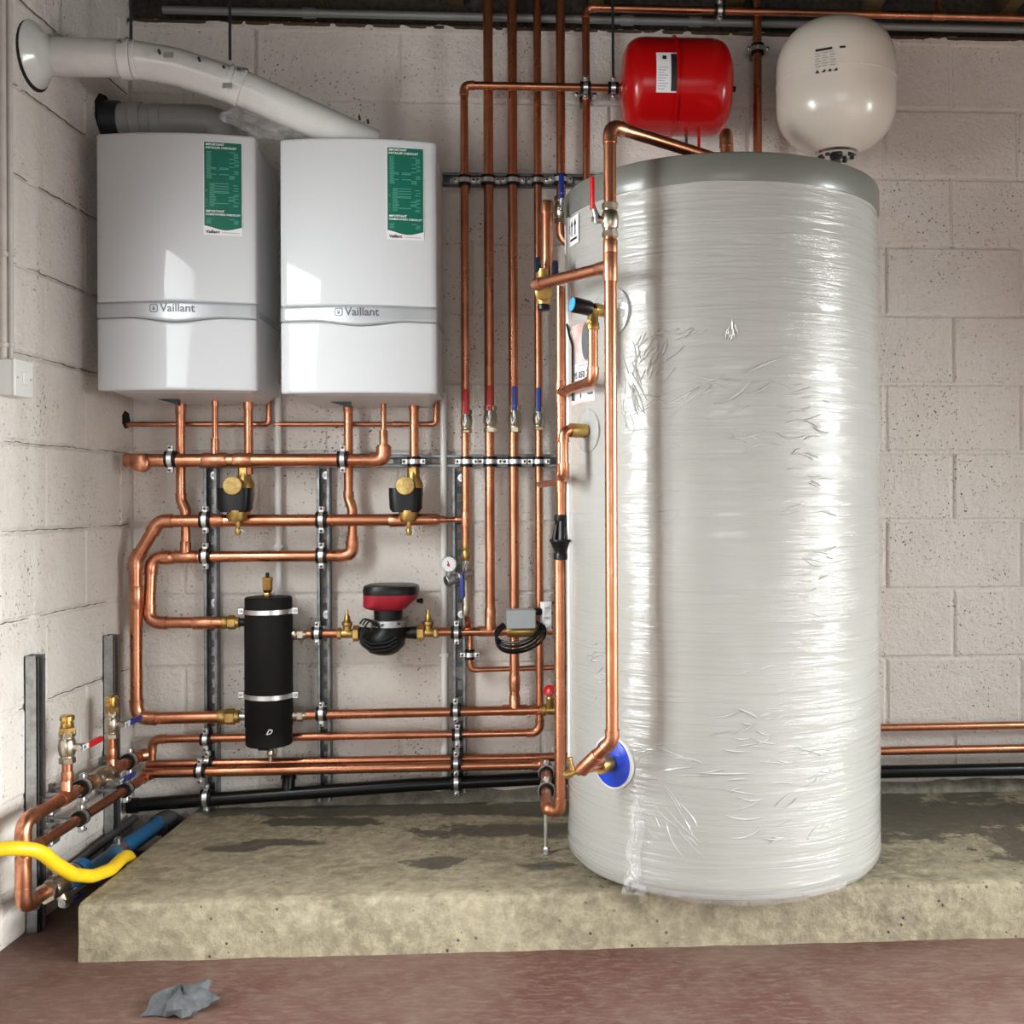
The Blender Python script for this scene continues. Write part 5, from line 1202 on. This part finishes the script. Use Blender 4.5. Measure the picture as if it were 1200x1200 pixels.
# relief valve and discharge
XD, YD = D(657.3, 480, 2.80).x, 2.80
n1 = cyl_n(P1); rv = P1+n1*0.062
t = thing('relief_valve', 'brass relief valve with black and blue knob on the cylinder', 'valve', rv)
part('body', sweep([P1+n1*0.0, rv-n1*0.012, rv], [0.013, 0.0165, 0.015], 16).join(lathe([(0.013, -0.05), (0.016, -0.048), (0.016, -0.034), (0.013, -0.03), (0.013, 0.0)], 12, Matrix.Translation(rv))), 'brass', t)
kd = V((-0.88, -0.42, 0.14)).normalized()
kb = part('knob', lathe([(0.016, 0.005), (0.018, 0.012), (0.019, 0.05), (0.0175, 0.054)], 20, frame(rv, kd, ZZ)), 'black_plastic', t)
part('knob_cap', lathe([(0.0165, 0.0535), (0.0165, 0.056), (0.010, 0.057)], 20, frame(rv, kd, ZZ)), 'knob_blue', kb)
part('test_screw', lathe([(0.008, 0), (0.008, 0.014)], 10, frame(rv-ZZ*0.034, V((-0.7, -0.7, 0)), ZZ)), 'bright_brass', t)
zr1 = D(697, 446, rv.y).z
pipe('discharge_branch', 'bent copper branch from the relief valve to the discharge upright', [rv-ZZ*0.03, V((rv.x, rv.y, zr1)), V((XD, YD, zr1-0.004))], R22, el=1.7)
zDt, zDb = D(657, 336, 2.80).z, D(657, 607, 2.80).z
pipe('discharge_upright', 'copper discharge upright beside the cylinder above the black tundish', [V((XD, YD, zDb-0.005)), V((XD, YD, zDt))], R22, tees=[(V((XD, YD, zr1-0.004)), ZZ, V((rv.x-XD, rv.y-YD, 0)), R22*0.9), (V((XD, YD, D(657, 565, 2.8).z)), ZZ, V((-0.4, 1, 0)), R22*0.8)])
n2 = cyl_n(P2); q2 = P2+n2*0.070; zq = D(660, 560, 2.7).z
pipe('cylinder_port_pipe', 'copper elbow pipe from the lower cylinder port down to the discharge tee', [P2+n2*0.03, q2, V((q2.x, q2.y, zq+0.004)), V((XD, YD, zq+0.002))], R22*0.95, el=1.7, sleeves=[(P2+n2*0.03, n2, 0.045, 'brass', 1.5)])
vv = V((p6.x, p6.y, D(657, 565, 2.8).z+0.002))
pipe('tee_pipe', 'short copper pipe from the thin upright forward to the discharge upright', [vv, V((XD, YD, vv.z))], R22*0.8, tees=[])
# tundish
mt = Matrix.Translation(V((XD, YD, 0))); ez = lambda y: D(657, y, 2.80).z
t = thing('tundish', 'black plastic tundish with open sides on the discharge pipe', 'tundish', V((XD, YD, ez(656))))
part('inlet_cap', lathe([(0.013, ez(603)), (0.019, ez(604)), (0.019, ez(610)), (0.016, ez(612)), (0.0145, ez(615))][::-1], 18, mt), 'black_plastic', t)
for k in range(3):
    a = math.radians(30+120*k); c, s = math.cos(a), math.sin(a)
    part('strut', sweep([V((XD+0.012*c, YD+0.012*s, ez(611))), V((XD+0.020*c, YD+0.020*s, ez(633)))], [0.0065, 0.0085], 8), 'black_plastic', t)
part('funnel', lathe([(0.0175, ez(656)), (0.021, ez(655)), (0.021, ez(649)), (0.0185, ez(647)), (0.021, ez(643)), (0.030, ez(635)), (0.032, ez(634)), (0.032, ez(632)), (0.027, ez(632)), (0.012, ez(642))], 22, mt), 'black_plastic', t)
# ================================================================== vessels
rv_c = W(791.5, 103, 0.175); RLn, RR = 0.170, 0.143
t = thing('expansion_vessel', 'glossy red expansion vessel lying level below the ceiling pipes', 'vessel', rv_c-ZZ*RR)
mr = frame(rv_c, UU, NN)
half = [(RR*(max(0.0, 1-(k/10)**3.2))**(1/3.2), 0.085+(RLn-0.085)*(k/10)) for k in range(11)]
prof = [(max(r, 0.004), -h) for r, h in half[::-1]]+[(max(r, 0.004), h) for r, h in half]
part('shell', lathe(prof, 48, mr), 'vessel_red', t, sharp=1.0)
part('seam', lathe([(RR-0.002, -0.004-0.012), (RR+0.006, -0.003-0.012), (RR+0.006, 0.003-0.012), (RR-0.002, 0.004-0.012)], 48, mr), 'vessel_red', t)
def on_vessel(m, R, th, ax, off, frontax=1): # point on a lathe body: th from the front (local y) turning up
    return m @ V((math.sin(th)*(R+off), math.cos(th)*(R+off), ax))
def wrap(g, m, R, th0, ax0, off, swap=False):
    q = G(); q.v = [on_vessel(m, R, th0+p.y/R, ax0+p.x, off) for p in g.v]; q.f = g.f; return q
# label on the front; local z runs along the wall
def grid_plate(w, h, n=8):
    g = G(); v = []; f = []
    for j in range(n+1):
        for i in (0, 1): v.append((-w/2+w*i, -h/2+h*j/n, 0))
    for j in range(n): f.append((2*j, 2*j+1, 2*j+3, 2*j+2))
    return g.add(v, f)
lb = part('type_label', wrap(grid_plate(0.062, 0.118), mr, RR, -0.05, -0.045, 0.0012), 'paper', t, smooth=False)
part('dark_strip', wrap(grid_plate(0.017, 0.110), mr, RR, -0.05, -0.024, 0.0018), 'print_black', lb, smooth=False)
for k in range(9): part('line_print', wrap(bar(-0.026, 0, 0.030-(k % 3)*0.006, 0.002), mr, RR, -0.05+(0.010-0.0075*k)/RR, -0.045, 0.0018), 'print_grey', lb, smooth=False)
part('mark_print', wrap(plate([(-0.006, -0.006), (0.006, -0.006), (0.006, 0.006), (-0.006, 0.006)], 0.0), mr, RR, -0.05+0.042/RR, -0.052, 0.0018), 'print_black', lb, smooth=False)
part('air_nozzle', lathe([(0.006, RLn-0.002), (0.006, RLn+0.008), (0.009, RLn+0.010), (0.009, RLn+0.016)], 10, mr), 'black_plastic', t)
for dx_ in (0.033, 0.072):
    b = rv_c+UU*dx_-ZZ*(RR-0.02); part('foot', sweep([b, b-ZZ*0.07], 0.0045, 8), 'vessel_red' if dx_ > 0.05 else 'dark_steel', t)
# clamp and rod at its connection
cl(686, 112, 0.085, ZZ, R22, 'rubber-lined clamp on the upright left of the red vessel', 0.0)
clamp(V((W(686, 100, 0.125).x, W(686, 100, 0.125).y, z1)), UU, R22*0.98, 'rubber-lined clamp on the level pipe beside the red vessel', back=0.0)
rp_ = V((W(718.5, 101, 0.125).x, W(718.5, 101, 0.125).y, z1)); clamp(rp_, UU, R22*0.98, 'rubber-lined clamp at the hanger rod next to the red vessel', back=0.0)
solo('threaded_rod', sweep([rp_+ZZ*0.012, V((rp_.x, rp_.y, TP))], 0.0042, 10), 'dark_steel', 'thin threaded rod hanging from the ceiling beside the red vessel', 'rod', 'threaded hanger rods')
# cream vessel
wc = W(979.5, 100, 0.24); WR = 0.179; zt2, zb3 = D(979, 24, wc.y-0.02).z, D(979, 181, wc.y).z
mw = Matrix.Translation(V((wc.x, wc.y, 0)))
n = 14
top = [(max(0.006, WR*max(0.0, 1-(k/n)**2.6)**(1/2.6)), zt2-0.165+0.165*k/n) for k in range(n+1)]
bot = [(max(0.062, WR*max(0.0, 1-(k/n)**2.25)**(1/2.25)), zb3+0.155-0.155*k/n) for k in range(n+1)]
t = thing('expansion_vessel', 'cream upright expansion vessel high above the cylinder', 'vessel', V((wc.x, wc.y, zb3-0.02)))
part('shell', lathe(bot[::-1]+top, 56, mw), 'vessel_cream', t, sharp=1.0)
zs = 2.352
part('seam', lathe([(WR-0.002, zs-0.002), (WR+0.0016, zs-0.001), (WR+0.0016, zs+0.001), (WR-0.002, zs+0.002)], 56, mw), 'vessel_cream', t)
fl_ = part('flange', lathe([(0.058, zb3+0.012), (0.066, zb3+0.006), (0.066, zb3-0.006), (0.060, zb3-0.009), (0.054, zb3-0.004), (0.020, zb3-0.004)], 36, mw), 'chrome', t)
for k in range(8):
    a = 2*math.pi*k/8; part('flange_bolt', hexnut(0.007, zb3-0.014, zb3-0.005, Matrix.Translation(V((wc.x+0.048*math.cos(a), wc.y+0.048*math.sin(a), 0)))), 'dark_steel', fl_)
part('connection', lathe([(0.020, zb3-0.003), (0.020, zb3-0.010), (0.013, zb3-0.012), (0.013, zb3-0.020)], 14, mw), 'dark_steel', t)
# printed data on its front: text bars, a pictogram row
mw2 = frame(V((wc.x, wc.y, 2.362)), ZZ, V((0, -1, 0)))
def wrapw(g, th0, z, off=0.0022):
    q = G(); q.v = [mw2 @ V((-math.sin(th0+p.x/WR)*(WR+off), math.cos(th0+p.x/WR)*(WR+off), z+p.y)) for p in g.v]; q.f = g.f; return q
T0 = -0.30
pr_ = part('data_print', wrapw(bar(-0.045, 0.030, 0.048, 0.007), T0, 0), 'print_black', t, smooth=False)
part('line_print', wrapw(bar(0.024, 0.031, 0.016, 0.006), T0, 0), 'print_black', pr_, smooth=False)
for k in range(6):
    for i in range(3):
        part('line_print', wrapw(bar(-0.046+i*0.021, 0.022-k*0.0075, 0.012+0.005*((k+i) % 2), 0.0026), T0, 0), 'print_grey', pr_, smooth=False)
for i, x in enumerate((-0.046, -0.028, -0.010, 0.006)): part('pictogram', wrapw(G().add([(x, -0.033, 0), (x+0.012, -0.033, 0), (x+0.006+0.004*(i % 2), -0.024, 0)], [(0, 1, 2)]), T0, 0), 'print_black', pr_, smooth=False)
# ================================================================== ceiling pipes beside the vessels
zc1 = W(800, 11.5, 0.10).z; pm = W(687, 150, 0.10)
pm2 = W(1100, 20, 0.10)
pipe('ceiling_pipe', 'copper pipe under the ceiling turning down beside the red vessel', [V((pm.x, pm.y, W(686, 215, 0.1).z)), V((pm.x, pm.y, zc1)), WP(RT-0.02, zc1-0.0, 0.10)], R22*0.95, el=1.8,
     tees=[(V((pm2.x, pm2.y, zc1)), UU, ZZ, R15)])
pb = V((pm2.x, pm2.y, 0)); 
pipe('ceiling_stub', 'short copper stub rising from the ceiling pipe near the picture edge', [V((pb.x, pb.y, zc1+0.01)), V((pb.x, pb.y, 2.85))], R15)
clamp(V((W(843, 12, 0.1).x, W(843, 12, 0.1).y, zc1)), UU, R22*0.95, 'rubber-lined clamp on the ceiling pipe above the red vessel', back=0.095)
p8 = W(887.5, 100, 0.07)
pipe('upright_pipe', 'copper upright between the red and cream vessels', [V((p8.x, p8.y, 1.75)), V((p8.x, p8.y, 2.85))], R28*0.93, group='upright pipes from the ceiling')
cl(887.8, 58, 0.07, ZZ, R28*0.93, 'rubber-lined clamp on the upright between the vessels', 0.0)
sb = D(851, 168, 3.05)
pipe('cylinder_top_pipe', 'short bent copper pipe behind the grey cylinder lid', [V((sb.x, sb.y, 1.90)), V((sb.x, sb.y, sb.z+0.03)), V((sb.x+0.02, sb.y+0.14, sb.z+0.03)), V((sb.x+0.06, sb.y+0.18, 1.80))], R28*1.1, el=1.5)
# ================================================================== side wall cables and switch box
for px, r, s in ((3.5, 0.0085, 'nearest the viewer'), (11.5, 0.0080, 'closer to the flue collar')):
    p = L(px, 300, 0.010); zb_ = L(px, 421, 0.01).z
    t = thing('cable_conduit', 'painted cable conduit down the side wall, the one '+s, 'conduit', V((p.x, p.y, zb_)), 'painted side wall conduits')
    part('tube', sweep([V((p.x, p.y, zb_-0.01)), V((p.x, p.y, 2.60))], r, 12), 'cable_paint', t)
    for y in (298, 404):
        z = L(px, y, 0.01).z; part('saddle', lathe([(r+0.0005, z-0.006), (r+0.003, z-0.005), (r+0.003, z+0.005), (r+0.0005, z+0.006)], 14, Matrix.Translation(V((p.x, p.y, 0)))).join(box(0.006, 0.04, 0.011, (LX+0.004, p.y, z))), 'cable_paint', t)
ya, yb_ = L(1, 440, 0.045).y, L(38.5, 440, 0.045).y
ya = L(18, 440, 0.045).y; zt4, zb4 = L(18, 420, 0.045).z, L(18, 463, 0.045).z
t = thing('switch_box', 'white surface switch box below the conduits on the side wall', 'switch box', V((LX, (ya+yb_)/2, zb4)))
part('back_box', box(0.038, yb_-ya, zt4-zb4, (LX+0.019, (ya+yb_)/2, (zt4+zb4)/2), ch=0.003), 'white_plastic', t)
part('face_plate', box(0.008, yb_-ya+0.002, zt4-zb4+0.002, (LX+0.041, (ya+yb_)/2, (zt4+zb4)/2), ch=0.002), 'white_plastic', t)
rk = part('rocker', box(0.006, 0.020, 0.032, (LX+0.046, (ya+yb_)/2, (zt4+zb4)/2), ch=0.0015), 'white_plastic', t)
for s in (-1, 1): part('plate_screw', lathe([(0.003, 0), (0.003, 0.0012)], 8, frame(V((LX+0.0448, (ya+yb_)/2+s*0.030, (zt4+zb4)/2)), XX, ZZ)), 'print_grey', t)
# ================================================================== rag on the floor
def rag():
    rnd = random.Random(8); c = D(211, 1166, 2.32); c.z = 0.0
    rs = []; n = 26
    prof = [(0.05, 0.001), (0.062, 0.006), (0.058, 0.02), (0.045, 0.034), (0.026, 0.044), (0.008, 0.05)]
    for k, (r, z) in enumerate(prof):
        row = []
        for j in range(n):
            a = 2*math.pi*j/n; fold = 1+0.16*math.sin(5*a+k*0.9)+0.12*math.sin(9*a-k*1.3)+rnd.uniform(-0.06, 0.06)
            x = r*math.cos(a)*fold*1.0; y = r*math.sin(a)*fold*0.95
            lift = 0.018*max(0, x/0.06)*(k/5)
            row.append(V((c.x+x*1.1, c.y+y, z*0.75*(1+0.25*math.sin(4*a+1))+lift)))
        rs.append(row)
    g = rings(rs)
    tip = c+V((0.042, 0.035, 0.028)); g.join(sweep([c+V((0.015, 0.008, 0.015)), tip, tip+V((0.008, 0.006, 0.012))], [0.026, 0.015, 0.006], 10)); return g
solo('grey_rag', rag(), 'rag_grey', 'crumpled grey rag lying on the red floor', 'rag')
